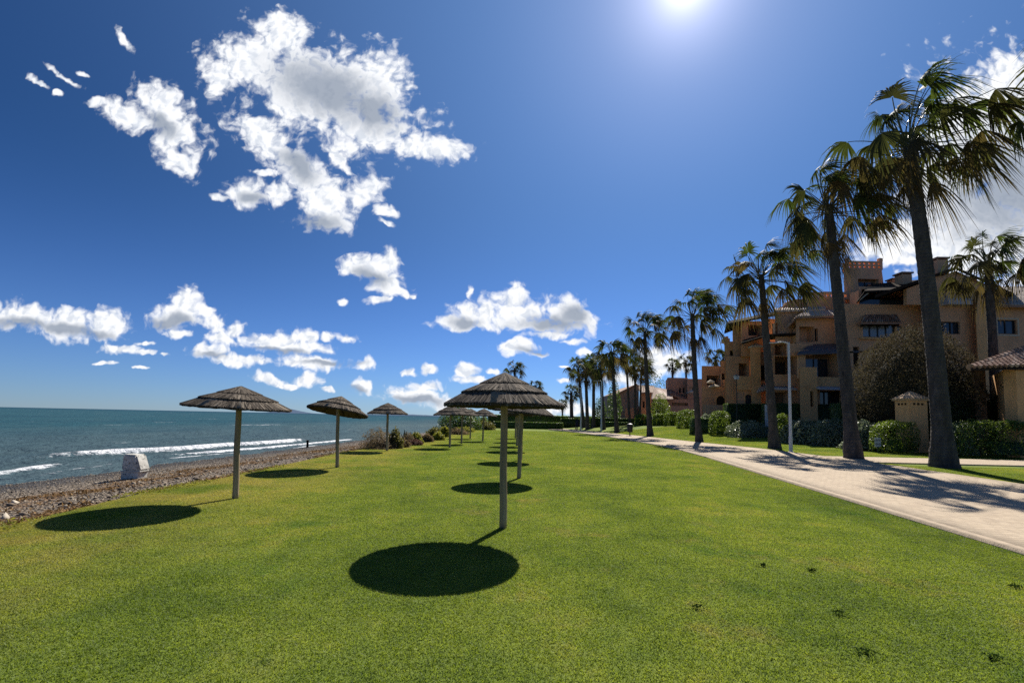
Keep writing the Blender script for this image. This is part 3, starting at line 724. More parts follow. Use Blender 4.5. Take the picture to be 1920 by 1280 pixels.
# ------------------------------------------------------------------ reed parasols
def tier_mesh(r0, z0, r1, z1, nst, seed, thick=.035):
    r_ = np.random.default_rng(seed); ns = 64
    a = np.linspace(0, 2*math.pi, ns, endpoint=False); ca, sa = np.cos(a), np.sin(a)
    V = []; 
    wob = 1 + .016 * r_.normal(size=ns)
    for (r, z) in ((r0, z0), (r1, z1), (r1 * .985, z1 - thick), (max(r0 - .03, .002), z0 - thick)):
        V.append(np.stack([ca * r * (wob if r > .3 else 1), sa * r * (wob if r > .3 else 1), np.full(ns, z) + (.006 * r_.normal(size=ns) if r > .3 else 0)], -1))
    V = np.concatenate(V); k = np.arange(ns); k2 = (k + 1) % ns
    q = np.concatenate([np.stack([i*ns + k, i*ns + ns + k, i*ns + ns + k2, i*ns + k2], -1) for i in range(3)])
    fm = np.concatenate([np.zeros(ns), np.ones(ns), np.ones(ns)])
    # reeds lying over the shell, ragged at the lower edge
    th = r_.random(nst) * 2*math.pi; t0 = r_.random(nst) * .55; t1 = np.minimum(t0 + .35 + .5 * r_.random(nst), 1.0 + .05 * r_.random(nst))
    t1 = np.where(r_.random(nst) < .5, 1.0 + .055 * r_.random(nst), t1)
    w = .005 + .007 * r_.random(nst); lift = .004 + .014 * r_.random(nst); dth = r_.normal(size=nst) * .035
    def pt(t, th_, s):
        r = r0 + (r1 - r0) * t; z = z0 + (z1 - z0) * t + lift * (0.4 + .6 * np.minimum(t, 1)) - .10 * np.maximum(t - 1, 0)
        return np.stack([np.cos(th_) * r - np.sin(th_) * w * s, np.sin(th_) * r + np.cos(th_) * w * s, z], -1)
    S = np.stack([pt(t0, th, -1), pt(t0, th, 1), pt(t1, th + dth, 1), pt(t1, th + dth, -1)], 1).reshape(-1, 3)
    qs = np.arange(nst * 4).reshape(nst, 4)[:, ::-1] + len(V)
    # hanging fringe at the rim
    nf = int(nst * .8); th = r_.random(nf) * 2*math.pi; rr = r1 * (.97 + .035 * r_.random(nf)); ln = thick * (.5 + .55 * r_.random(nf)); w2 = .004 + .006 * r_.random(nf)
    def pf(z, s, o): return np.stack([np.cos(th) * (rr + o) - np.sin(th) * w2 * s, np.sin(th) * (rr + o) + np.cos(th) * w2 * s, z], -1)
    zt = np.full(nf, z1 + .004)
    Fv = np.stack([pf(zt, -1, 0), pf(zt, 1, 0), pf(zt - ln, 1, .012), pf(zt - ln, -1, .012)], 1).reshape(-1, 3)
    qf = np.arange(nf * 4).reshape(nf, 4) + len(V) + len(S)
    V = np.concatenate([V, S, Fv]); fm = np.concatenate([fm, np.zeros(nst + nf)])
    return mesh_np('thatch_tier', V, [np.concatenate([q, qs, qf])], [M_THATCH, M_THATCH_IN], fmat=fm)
RAD = .935
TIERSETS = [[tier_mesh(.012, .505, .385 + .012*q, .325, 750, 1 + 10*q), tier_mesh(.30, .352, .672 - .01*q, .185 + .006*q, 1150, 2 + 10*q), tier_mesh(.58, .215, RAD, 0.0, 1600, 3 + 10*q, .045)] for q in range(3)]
bb_ = MB()
for k in range(8):
    a = k * math.pi / 4
    bb_.tube([(0.05*math.cos(a), .05*math.sin(a), .42), (.88*math.cos(a), .88*math.sin(a), -.005)], .014, 5)
def pole_mb(h, r=.056):
    m = MB(); n = 14
    m.tube([(.004*math.sin(z*5), .004*math.cos(z*3), z) for z in np.linspace(-.05, h, n)], [r * (1.06 - .10 * k / n + .03 * (random.random() - .5)) for k in range(n)], 12); return m
random.seed(3)
def parasol(base, h, scale, lean, tilt, label, group, r=.056, flat=1.0):
    """h: rim height, lean: pole lean (x,y), tilt: canopy tilt"""
    t = empty('parasol', base, label, 'parasol', group); t.rotation_euler = (lean[1], lean[0], random.random() * .2)
    pole_mb(h + .40 * scale * flat, r).build('pole', M_POLE, t, smooth_=True)
    for me in random.choice(TIERSETS):
        o = link(me, 'thatch_tier', t, (0, 0, h), (tilt[1], tilt[0], random.random() * 6.28)); o.scale = (scale, scale, scale * flat)
        o.rotation_mode = 'ZXY'
        o.rotation_euler = (tilt[1], tilt[0], 0)
    fr = bb_.build('canopy_frame', M_WOODDK, t, (0, 0, h - .02)); fr.rotation_euler = (tilt[1], tilt[0], 0); fr.scale = (scale, scale, scale * flat)
    return t
G1, G2 = 'parasols in the middle row of the lawn', 'parasols along the beach edge of the lawn'
c0 = gp(943, 989)
parasol(c0, 1.90, 1.0, (-.012, 0), (.012, .0), 'largest, nearest reed parasol on the lawn, with a wide level canopy on a thick pole', G1)
c1 = gp(973, 897)
parasol(c1, 1.87, 1.0, (.012, 0), (.085, .02), 'reed parasol tilted right, half hidden behind the nearest parasol', G1)
for (Y, X, tl, lab) in ((19.0, .42, .02, 'third reed parasol from the front of the middle row'), (24.4, .42, .0, 'fourth reed parasol from the front of the middle row'),
                   (28.4, .37, .03, 'fifth reed parasol from the front of the middle row'), (32.8, .42, -.02, 'sixth reed parasol from the front of the middle row'), (38.6, .36, .0, 'farthest reed parasol of the middle row')):
    parasol((X, Y, 0), 1.88, 1.0, (.01, 0), (tl, 0), lab, G1)
c = gp(441, 935); parasol(c, 1.80, 1.02, (-.022, 0), (.075, .01), 'nearest parasol of the beach row, thatch sloping down to the right', G2, .054, .80)
c = gp(632, 876); parasol(c, 1.78, 1.0, (-.03, 0), (.17, -.14), 'parasol with its canopy tipped steeply so the brown underside shows', G2, .055)
c = gp(725.5, 845); parasol(c, 1.78, 1.0, (-.02, 0), (.02, 0), 'level parasol standing beside the brown dune grass mound', G2, .055)
c = gp(843, 839); parasol(c, 1.80, 1.0, (0, 0), (-.02, 0), 'left parasol of the overlapping group before the dark round shrub', G2)
c = gp(865, 832); parasol(c, 1.82, 1.0, (.01, 0), (.02, 0), 'middle parasol of the overlapping group before the dark round shrub', G2)
c = gp(881.5, 822); parasol(c, 1.82, 1.0, (.01, 0), (0, 0), 'farthest parasol, mostly hidden behind the group before the dark round shrub', G2)
c = gp(905, 827); parasol(c, 1.80, 1.0, (.02, 0), (0, 0), 'parasol standing right of the dark round shrub near the end hedge', G2)

# ------------------------------------------------------------------ palms
WIND = np.array([.93, .30, .05])
def nrm(v): return v / (np.linalg.norm(v) + 1e-9)
def crown_mesh(name, seed, nfr=36, pet=2.2, blade=1.5, wind=.55, nseg=24, skirt=5, scale=1.0):
    """fan palm crown: long bare petioles, each ending in a folded, drooping fan blown downwind"""
    r_ = np.random.default_rng(seed); V = []; Q = []; AGE = []; FM = []; nv = 0
    tot = nfr + skirt
    for k in range(tot):
        dead = k >= nfr
        f = min(k / nfr, 1.0)
        az = k * 2.39996 + r_.normal() * .35
        el = R(80 - 98 * f ** 1.1 + r_.normal() * 12) if not dead else R(-58 - 25 * r_.random())
        Lp = pet * (.70 + .40 * r_.random()) * (.62 + .45 * math.sin(min(f + .12, 1) * math.pi * .9)) * (.6 if dead else 1)
        d0 = np.array([math.cos(az) * math.cos(el), math.sin(az) * math.cos(el), math.sin(el)])
        org = np.array([math.cos(az) * .15, math.sin(az) * .15, -.75 * f + .2 - (.3 if dead else 0)])
        ts = np.linspace(0, 1, 7); wk = wind * (.5 + .9 * r_.random())
        pc = [org + d0 * Lp * t + np.array([0, 0, -1]) * Lp * .16 * t * t + WIND * wk * .38 * Lp * t * t for t in ts]
        tan = nrm(pc[-1] - pc[-2]); side = nrm(np.cross(tan, [0, 0, 1.0]) + 1e-4)
        for i, p_ in enumerate(pc):
            ww = .036 * (1 - .5 * i / 6)
            V += [p_ - side * ww, p_ + side * ww, p_ + np.cross(side, tan) * -ww * 1.2]; AGE += [.35 + (.4 if dead else 0)] * 3
        for i in range(6):
            for j in range(3):
                Q.append((nv + i*3 + j, nv + i*3 + (j+1) % 3, nv + i*3 + 3 + (j+1) % 3, nv + i*3 + 3 + j)); FM.append(1)
        nv += 21
        d = nrm(tan * .8 + WIND * wk * .75 + np.array([0, 0, -.22 - .2 * f]))
        up = np.array([0, 0, 1.0]) if abs(d[2]) < .93 else np.array([math.cos(az), math.sin(az), 0])
        up = nrm(up - d * np.dot(up, d)); up = nrm(up + .5 * r_.normal(size=3)); up = nrm(up - d * np.dot(up, d))
        s_ = np.cross(d, up)
        L = blade * (.75 + .4 * r_.random()) * (.85 if dead else 1) * (.8 if f < .1 else 1)
        span = R(88 + 18 * r_.random()) if not dead else R(50); th = np.linspace(-span, span, nseg); dth = th[1] - th[0]
        droop = (.30 + .35 * r_.random() + .30 * f) * (1.4 if dead else 1)
        age = np.clip(f * .8 + r_.normal() * .2 + (.38 if dead else 0), 0, 1); hub = pc[-1]
        fk = .35 + .55 * r_.random(); split = .40 + .12 * r_.random()
        for t_ in th:
            ln = L * (.76 + .24 * math.cos(t_)) * (.74 + .36 * r_.random())
            tt = t_ * (1 - .25 * min(1, wk))
            dr = nrm(d * math.cos(tt) + s_ * math.sin(tt) - up * fk * abs(math.sin(tt)))
            wd_ = nrm(-d * math.sin(tt) + s_ * math.cos(tt)); jl = r_.normal(size=3)
            for (q, wf) in ((.04, .04*dth*1.1), (split*.55, split*.55*dth*1.05), (split, split*dth*.95), (.75, split*dth*.5), (1.0, .004)):
                m = max(0, q - split * .6)
                c = hub + dr * ln * q + np.array([0, 0, -1.0]) * ln * droop * m * m * 1.5 + WIND * ln * wk * .9 * m * m + jl * .05 * m * ln
                V += [c - wd_ * ln * wf * .5, c + wd_ * ln * wf * .5]; AGE += [min(1., age + .35 * max(0, q - .6))] * 2
            for i in range(4):
                Q.append((nv + 2*i, nv + 2*i + 1, nv + 2*i + 3, nv + 2*i + 2)); FM.append(0)
            nv += 10
    return mesh_np(name, np.array(V) * scale, [np.array(Q)], [M_PALM, M_PETIOLE], fmat=FM, attrs={'age': AGE})
def trunk_mesh(pts, radii, seed, n=20, step=.16):
    r_ = np.random.default_rng(seed); P = np.array(pts, float)
    t = np.concatenate([[0], np.cumsum(np.linalg.norm(np.diff(P, axis=0), axis=1))]); 
    ss = np.arange(0, t[-1], step); ss = np.append(ss, t[-1])
    # smooth path by quadratic fit through the given points
    co = [np.polyfit(t, P[:, i], min(2, len(P) - 1)) for i in range(3)]
    C = np.stack([np.polyval(c, ss) for c in co], -1); rad = np.interp(ss / t[-1], [0, .04, .12, .4, .9, 1.0], radii)
    a = np.linspace(0, 2*math.pi, n, endpoint=False)
    ring = 1 + .035 * (np.arange(len(ss)) % 2)[:, None] + .05 * (hash_noise(a[None] * 2 + 5, ss[:, None] * 1.4, seed, 1.0) - .5) + .02 * r_.normal(size=(len(ss), n))
    V = C[:, None] + rad[:, None, None] * ring[..., None] * np.stack([np.cos(a), np.sin(a), 0 * a], -1)[None]
    k = np.arange(n); i = np.arange(len(ss) - 1)[:, None] * n
    q = np.stack([i + k, i + (k + 1) % n, i + n + (k + 1) % n, i + n + k], -1).reshape(-1, 4)
    return mesh_np('trunk', V.reshape(-1, 3), [q], M_BARK, True)
GP = 'palms planted along the promenade'
def palm(base, top_px, mid_px, label, group, seed, rb, rm, rt, crown, Y=None, cat='palm tree'):
    base = np.array(base, float); Y = Y or base[1]
    mid = at(mid_px[0], mid_px[1], Y) ; top = at(top_px[0], top_px[1], Y)
    t = empty('palm_tree', base, label, cat, group)
    low = base.copy(); low[2] -= .1
    rb *= .88; rm *= .86; rt *= .88
    link(trunk_mesh([low - base, mid - base, top - base], [rb, rb * .86, rm * 1.14, rm, rt, rt * .9], seed), 'trunk', t)
    link(crown, 'crown', t, top - base)
    return t
def pg(x, y, z=0.): return gp(x, y, z)
palm(pg(1771, 876), (1703, 268), (1742, 560), 'tallest palm, nearest the camera, its big crown streaming to the right in the wind', GP, 1, .60, .34, .27, crown_mesh('crown', 11, 47, 2.65, 1.7, .78, 26, 4))
palm(pg(1601, 861), (1553, 385), (1577, 620), 'second palm from the right, its crown touching the tallest one', GP, 2, .52, .30, .23, crown_mesh('crown', 12, 43, 2.25, 1.5, .66, 24, 5))
palm(pg(1453, 841), (1427, 515), (1441, 690), 'palm beside the pale lamp post, with a brown hanging skirt of old fronds', GP, 3, .50, .28, .21, crown_mesh('crown', 13, 42, 2.4, 1.5, .56, 24, 5))
palm(pg(1311.5, 828.5), (1298, 588), (1304, 720), 'palm in front of the left end of the apartment building', GP, 4, .42, .25, .20, crown_mesh('crown', 14, 36, 2.2, 1.55, .4, 22, 5))
palm(pg(1219.5, 818), (1209, 620), (1213, 720), 'palm standing just right of the litter bin', GP, 5, .48, .27, .2, crown_mesh('crown', 15, 36, 2.0, 1.5, .35, 20, 5))
FAR = [crown_mesh('crown', 20 + k, 30, 1.75, 1.45, .3, 16, 6) for k in range(3)]
palm(pg(1157, 812), (1148, 660), (1152, 740), 'palm standing just left of the litter bin', GP, 6, .45, .26, .2, FAR[0])
rows = [((1132, 808), (1126, 690), 'palm directly behind the far pale lamp post', 0), ((1113, 805.5), (1113, 684), 'palm third from the left in the far cluster', 1),
        ((1102, 806), (1098, 692), 'palm second from the left in the far cluster', 2), ((1095, 804.5), (1084, 690), 'leftmost palm of the far cluster by the path', 1)]
for (bx_, tp, lab, k) in rows:
    palm(pg(*bx_), tp, ((bx_[0] + tp[0]) / 2, (bx_[1] + tp[1]) / 2), lab, GP, 30 + bx_[0], .48, .3, .24, FAR[k])
# palms in the gardens behind the hedges
GG = 'palms in the gardens behind the hedges'
def garden_palm(px, ptop, pbase, Y, label, seed, crown, r=.22, sc_=1.0, z=1.0):
    x = at(px[0], pbase, Y)[0]; base = np.array([x, Y, z])
    t = palm(base, (px[1], ptop), ((px[0] + px[1]) / 2, (ptop + pbase) / 2), label, GG, seed, r * 1.5, r, r * .8, crown, Y)
    [c for c in t.children if c.name.startswith('crown')][0].scale = (sc_,) * 3
    return t
garden_palm((1869, 1852), 492, 770, 33.0, 'palm behind the gatehouse, its full crown before the right wing of the building', 51, crown_mesh('crown', 16, 36, 2.2, 1.6, .4, 22, 5), .32, z=0.1)
garden_palm((1181, 1173), 668, 780, 74.0, 'slim palm behind the litter bin, before the gabled house', 52, FAR[2], .2)
garden_palm((1192, 1190), 684, 780, 80.0, 'left one of the two close slim trunks before the gabled house', 53, FAR[0], .24)
garden_palm((1199, 1203), 690, 780, 84.0, 'right one of the two close slim trunks before the gabled house', 54, FAR[1], .2)
garden_palm((1261, 1261), 683, 740, 120.0, 'small far palm standing above the red house', 55, FAR[1], .35, .85)
garden_palm((1287, 1286), 677, 740, 112.0, 'far palm left of the apartment building, larger of the two above the red house', 56, FAR[2], .3, 1.05)
garden_palm((1340, 1342), 668, 740, 96.0, 'palm peeping over the left end of the apartment building', 57, FAR[0], .3)
garden_palm((1072, 1071), 735, 790, 92.0, 'short palm standing alone left of the far palm cluster', 58, FAR[1], .4, .8)
garden_palm((968, 965), 690, 790, 118.0, 'palm crown rising behind the tip of the nearest parasol', 59, FAR[2], .35, 1.2)
garden_palm((1005, 1005), 722, 790, 130.0, 'small palm crown just right of the nearest parasol tip', 60, FAR[0], .3, .85)
garden_palm((1055, 1054), 757, 790, 150.0, 'tiny palm at the right rim of the nearest parasol', 61, FAR[1], .3, .8)
# palm standing outside the frame on the right; its fronds reach into the corner
b0 = np.array([24.6, 17.2, 0.]); t = empty('palm_tree', b0, 'palm whose frond tips hang into the top right corner', 'palm tree', GP)
link(trunk_mesh([(0, 0, -.1), (-.1, 0, 7), (-.4, 0, 16.7)], [.6, .5, .4, .34, .27, .24], 9), 'trunk', t)
link(crown_mesh('crown', 17, 40, 2.5, 1.8, .1, 26, 4), 'crown', t, (-.4, 0, 16.7))

# ------------------------------------------------------------------ hedges and shrubs on the right
GH = 'clipped hedges and bushes before the apartment building'
shrub(1806, 2010, 790, 853, 26.0, M_CLIP, 'long clipped bush with a bright green top at the right edge', 'clipped_bush', 'bush', GH, n=9000, leaf=0.098, fill=.22, lump=.10, dy=2.0, sq=True)
shrub(1782, 1832, 800, 852, 26.6, M_SILVER, 'pale leafy shrub at the left end of the long clipped bush', group=GH, n=4420, leaf=.14, fill=.6)
shrub(1650, 1722, 790, 846, 29.0, M_CLIP, 'clipped bush in front of the ochre gate pillar', 'clipped_bush', 'bush', GH, n=4600, leaf=0.098, fill=.22, lump=.10, dy=1.6, sq=True)
shrub(1596, 1668, 791, 842, 31.0, M_SILVER, 'silvery shrub between the second palm and the clipped bush', group=GH, n=7140, leaf=.14, fill=.6, lump=.2)
shrub(1526, 1610, 789, 838, 34.5, M_SILVER, 'silvery shrub just left of the second palm trunk', group=GH, n=7140, leaf=.14, fill=.6, lump=.2)
shrub(1474, 1550, 789, 833, 36.5, M_SILVER, 'silvery shrub just right of the pale lamp post', group=GH, n=7140, leaf=.14, fill=.6, lump=.2)
shrub(1457, 1480, 778, 830, 38.0, M_CLIP, 'narrow clipped bush with a yellow-green top behind the pale lamp post', 'clipped_bush', 'bush', GH, n=4600, leaf=0.103, fill=.22, lump=.10, dy=1.2, sq=True)
shrub(1372, 1450, 790, 822, 42.0, M_SILVER, 'low silvery shrub left of the palm beside the pale lamp post', group=GH, n=7140, leaf=.14, fill=.6, lump=.2)
shrub(1336, 1370, 773, 814, 45.5, M_CLIP, 'square clipped bush with a bright top left of the low silvery shrub', 'clipped_bush', 'bush', GH, n=4600, leaf=0.115, fill=.22, lump=.10, dy=1.6, sq=True)
shrub(1312, 1342, 776, 806, 50.0, M_SILVER, 'silvery shrub right of the palm before the building end', group=GH, n=4420, leaf=.14, fill=.6, lump=.2)
shrub(1274, 1312, 769, 803, 56.0, M_CLIP, 'large rounded bush left of the palm before the building end', 'clipped_bush', 'bush', GH, n=4600, leaf=0.127, fill=.22, lump=.10, dy=1.8, sq=True)
shrub(1249, 1277, 773, 798, 63.0, M_CLIP, 'right one of two matching far bushes under the red house', 'clipped_bush', 'bush', GH, n=4600, leaf=0.138, fill=.22, lump=.10, dy=1.8, sq=True)
shrub(1227, 1251, 776, 797, 66.0, M_CLIP, 'left one of two matching far bushes under the red house', 'clipped_bush', 'bush', GH, n=4600, leaf=0.138, fill=.22, lump=.10, dy=1.8, sq=True)
shrub(1193, 1214, 777, 797, 70.0, M_CLIP, 'far bush seen just left of the palm right of the litter bin', 'clipped_bush', 'bush', GH, n=4600, leaf=0.138, fill=.22, lump=.10, dy=1.8, sq=True)
hedge(1366, 1442, 757, 800, 49.0, 1.2, M_HEDGE, 'tall dark hedge below the arched windows', group=GH, dens=300, leaf=.10, rough=.10, zb=.6)
hedge(1440, 1583, 757, 810, 43.0, 1.2, M_HEDGE, 'long dark hedge running behind the pale lamp post and second palm', group=GH, dens=300, leaf=.10, rough=.10, zb=.1)
hedge(1575, 1704, 757, 815, 36.5, 1.2, M_HEDGE, 'dark hedge joining the left side of the ochre gate pillar', group=GH, dens=320, leaf=.09, rough=.08, zb=.0)
hedge(1752, 1908, 749, 830, 30.5, 1.2, M_HEDGE, 'tall dark hedge with glossy leaves right of the ochre gate pillar', group=GH, dens=380, leaf=.10, rough=.12, zb=.0)
hedge(1215, 1312, 781, 803, 68.5, 1.2, M_HEDGE, 'low dark hedge filling in behind the far bushes under the red house', group=GH, dens=240, leaf=.13, rough=.16, zb=.8)
hedge(1300, 1462, 785, 822, 48.0, 1.2, M_HEDGE, 'low dark hedge filling in behind the low silvery shrub and square bush', group=GH, dens=300, leaf=.11, rough=.16, zb=.3)
hedge(1470, 1665, 790, 838, 39.0, 1.2, M_HEDGE, 'low dark hedge behind the three silvery shrubs', group=GH, dens=300, leaf=.10, rough=.16, zb=0.)
GE = 'hedges closing the far end of the lawn'
hedge(925, 1056, 791, 805, 73.5, 1.2, M_HEDGE, 'low dark hedge across the far end of the lawn', group=GE, dens=160, leaf=.14, rough=.08, zb=-.02)
hedge(915, 1120, 779, 800, 92.0, 1.6, M_CLIP, 'higher green hedge behind the low dark one', group=GE, dens=110, leaf=.18, rough=.2, zb=.1)
hedge(1052, 1100, 784, 803, 84.0, 1.6, M_HEDGE, 'dark hedge where the path turns left out of sight', group=GE, dens=160, leaf=.15, rough=.1, zb=.1)
hedge(1108, 1200, 784, 802, 77.0, 1.2, M_HEDGE, 'two-tier dark hedge left of the litter bin, upper tier', group=GE, dens=180, leaf=.13, rough=.07, zb=.3)
hedge(1128, 1192, 791, 803, 74.0, 1.0, M_HEDGE, 'two-tier dark hedge left of the litter bin, lower tier', group=GE, dens=200, leaf=.12, rough=.06, zb=.4)

# the wide rust-coloured tree before the building, with bare branches below
def round_tree(x0, x1, yt, yb, Y, mat, label, n, leaf, name='garden_tree', zb=.2, trunk_h=.35, group=None, fill=.55, core=False):
    xc, w, z0, z1 = px_dims(x0, x1, yt, yb, Y); z0 = zb; h = z1 - z0
    t = empty(name, (xc, Y, z0), label, 'tree', group)
    m = MB(); r_ = random.Random(int(x0))
    for k in range(9):
        a = k * .7 + r_.random() * .4; e = r_.uniform(.35, .9)
        tip = np.array([math.cos(a) * w * .36 * e, math.sin(a) * w * .36 * e, h * (.95 - .5 * e)])
        m.tube([(0, 0, -.1), tip * np.array([.35, .35, .45]), tip], [w * .022, w * .014, w * .005], 6)
    m.build('trunk', M_TWIG, t, smooth_=True)
    P, N = dome_pts(n, w/2, w/2, h * (1 - trunk_h), fill, .2); P[:, 2] += h * trunk_h
    # skirt below the dome so that the crown is rounded underneath too
    P2, N2 = dome_pts(n // 3, w * .46, w * .46, h * trunk_h * .75, fill, .2); P2[:, 2] = h * trunk_h - P2[:, 2]
    c = np.array([(math.cos(k*.524)*w*.36*q, math.sin(k*.524)*w*.36*q, zz) for q, zz in ((.75, h*trunk_h*.45), (1., h*trunk_h), (.8, h*.62), (.3, h*.8)) for k in range(12)])
    cf = np.array([(12*r+k, 12*r+(k+1)%12, 12*r+12+(k+1)%12, 12*r+12+k) for r in range(3) for k in range(12)])
    link(leaf_mesh('crown', np.concatenate([P, P2]), np.concatenate([N, N2]), leaf, mat, core=(c, cf) if core else None), 'crown', t)
    return t
round_tree(1606, 1816, 618, 760, 33.5, M_RUST, 'wide olive-brown tree with a dense rounded crown before the building', 30000, .125, core=True, fill=.4)
round_tree(1206, 1250, 692, 780, 102.0, M_HEDGE, 'loose green tree behind the gabled house', 1100, .30, zb=1., fill=.8)
round_tree(1219, 1256, 738, 790, 78.0, M_CLIP, 'bushy green tree between the gabled house and the red house', 2200, .2, zb=.9)
round_tree(1138, 1166, 716, 795, 84.0, M_HEDGE, 'dark green bush behind the palm left of the litter bin', 1600, .24, zb=.6)
round_tree(1112, 1138, 745, 798, 96.0, M_HEDGE, 'dark narrow bush between the far palm trunks', 1200, .26, zb=.4)

# ------------------------------------------------------------------ dune plants along the beach edge
GD = 'plants growing along the beach edge'
def rosette(px, py, Y, h, n, mat, label, spread=.8, z=-.05, w=.06):
    c = at(px, py, Y); c[2] = z; r_ = np.random.default_rng(int(px * 7)); m = MB()
    for k in range(n):
        a = k * 2.4; el = R(85 - 70 * (k / n) * spread - 5 * r_.random()); L = h * (.75 + .4 * r_.random())
        d = np.array([math.cos(a) * math.cos(el), math.sin(a) * math.cos(el), math.sin(el)]); s_ = nrm(np.cross(d, [0, 0, 1])); nrm_ = np.cross(s_, d)
        V = []
        for q, f in ((0, .7), (.4, 1.), (.75, .6), (1, .03)):
            p_ = d * L * q + np.array([0, 0, -1]) * L * .15 * q * q
            V += [p_ - s_ * w * f, p_ + s_ * w * f, p_ - nrm_ * w * f * .5]
        m.add(V, [(3*i + j, 3*i + (j+1) % 3, 3*i + 3 + (j+1) % 3, 3*i + 3 + j) for i in range(3) for j in range(3)])
    return tag(m.build('agave', mat, None, c), label, 'agave', GD)
shrub(672, 742, 806, 839, 23.5, M_DRY, 'brown dry grass mound beside the third beach parasol', 'dune_grass', 'dune plant', GD, n=3600, leaf=.22, aspect=.09, spread=.7, fill=.7, lump=.35, zb=-.12)
shrub(727, 752, 808, 838, 24.0, M_DUNE, 'green leafy clump just right of the third beach parasol pole', 'dune_shrub', 'dune plant', GD, n=1500, leaf=.13, fill=.7, lump=.4, zb=-.08)
shrub(742, 768, 823, 837, 25.0, M_DRY, 'pale low clump at the lawn edge right of the third beach parasol', 'dune_shrub', 'dune plant', GD, n=1200, leaf=.1, fill=.6, lump=.3, zb=-.06)
rosette(759, 815, 29.0, 1.0, 26, M_AGAVE, 'larger spiky agave silhouetted against the sea')
rosette(772, 813, 31.0, .85, 24, M_AGAVE, 'smaller spiky agave right of the larger one')
rosette(783, 812, 34.0, .8, 22, M_AGAVE, 'third, farthest agave of the spiky group')
shrub(752, 776, 812, 830, 28.0, M_DRY, 'tan mound of dry stems below the spiky agaves', 'dune_grass', 'dune plant', GD, n=1500, leaf=.16, aspect=.12, fill=.7, lump=.35, zb=-.1)
shrub(758, 792, 824, 834, 26.8, M_PURPLE, 'low reddish ground cover at the lawn edge', 'dune_shrub', 'dune plant', GD, n=2000, leaf=.08, fill=.5, lump=.3, zb=-.05)
shrub(770, 792, 813, 832, 29.0, M_YEL, 'bright yellow-green bush in the middle of the dune plants', 'dune_shrub', 'dune plant', GD, n=1900, leaf=.12, fill=.6, lump=.35, zb=-.1)
shrub(788, 812, 815, 831, 30.5, M_DRY, 'grey-tan mound right of the bright yellow-green bush', 'dune_shrub', 'dune plant', GD, n=1700, leaf=.12, fill=.6, lump=.35, zb=-.08)
shrub(806, 832, 811, 826, 33.0, M_YEL, 'yellowish mound left of the overlapping parasol group', 'dune_shrub', 'dune plant', GD, n=1700, leaf=.13, fill=.6, lump=.35, zb=-.06)
shrub(796, 838, 801, 817, 40.0, M_DUNE, 'olive green mound sloping up to the dark round shrub', 'dune_shrub', 'dune plant', GD, n=2600, leaf=.16, fill=.6, lump=.35, zb=-.15)
shrub(824, 842, 800, 818, 38.0, M_YEL, 'yellow-green bush against the left foot of the dark round shrub', 'dune_shrub', 'dune plant', GD, n=1700, leaf=.14, fill=.6, lump=.35, zb=-.1)
shrub(840, 876, 803, 815, 44.0, M_DRY, 'tan low mound in front of the dark round shrub', 'dune_shrub', 'dune plant', GD, n=1900, leaf=.14, fill=.6, lump=.35, zb=-.08)
shrub(820, 905, 764, 806, 60.0, M_HEDGE, 'big dark round shrub between the beach row parasols and the sea', 'round_shrub', 'shrub', GD, n=8500, leaf=.17, fill=.35, lump=.2, zb=-.1)
shrub(886, 928, 790, 809, 62.0, M_DUNE, 'olive dune grass between the dark round shrub and the end hedge', 'dune_shrub', 'dune plant', GD, n=2600, leaf=.2, fill=.6, lump=.35, zb=-.05)
shrub(897, 916, 780, 806, 68.0, M_CLIP, 'taller green bush behind the olive dune grass', 'dune_shrub', 'dune plant', GD, n=1600, leaf=.2, fill=.6, lump=.35, zb=-.05)
shrub(852, 890, 800, 812, 52.0, M_YEL, 'yellow grass mound right before the dark round shrub', 'dune_shrub', 'dune plant', GD, n=1700, leaf=.16, fill=.6, lump=.35, zb=-.06)
# straggling weeds and dry seaweed on the upper beach
n = 22000; yy = 3 + 40 * rng.random(n) ** 1.5; band = rng.random(n)
d_ = np.where(band < .45, .15 + np.abs(rng.normal(size=n)) * .35, 3.7 + rng.normal(size=n) * .95)
keep = fbm(yy * 1.0, d_, 201, .55, 3) > .44; yy, d_ = yy[keep], d_[keep]; xx = XL(yy) - d_
P = np.stack([xx, yy, beach_z(xx, yy) + .03 + .03 * rng.random(len(xx))], -1)
tag(link(leaf_mesh('seaweed', P, np.tile([0, 0, 1.0], (len(P), 1)), .10, m_leaf('seaweed_strand', (.06, .032, .014), (.22, .13, .05), (.26, .15, .05), .15, .8, .15), aspect=.28, spread=.6), 'seaweed'), 'brown dry seaweed and weeds strewn over the upper beach', 'seaweed', kind='stuff')
n = 5000; yy = 3 + 33 * rng.random(n) ** 1.3; d_ = -.25 + .75 * rng.random(n) ** 1.5
keep = fbm(yy, d_, 221, .9, 3) > .46; yy, d_ = yy[keep], d_[keep]; xx = XL(yy) - d_
P = np.stack([xx, yy, np.maximum(beach_z(xx, yy), -.08) + .02 + .05 * rng.random(len(xx))], -1)
tag(link(leaf_mesh('weeds', P, np.tile([0, 0, .4], (len(P), 1)), .10, M_YEL, aspect=.2, spread=1.2), 'weeds'), 'yellowish weeds fringing the ragged beach edge of the lawn', 'weeds', kind='stuff')

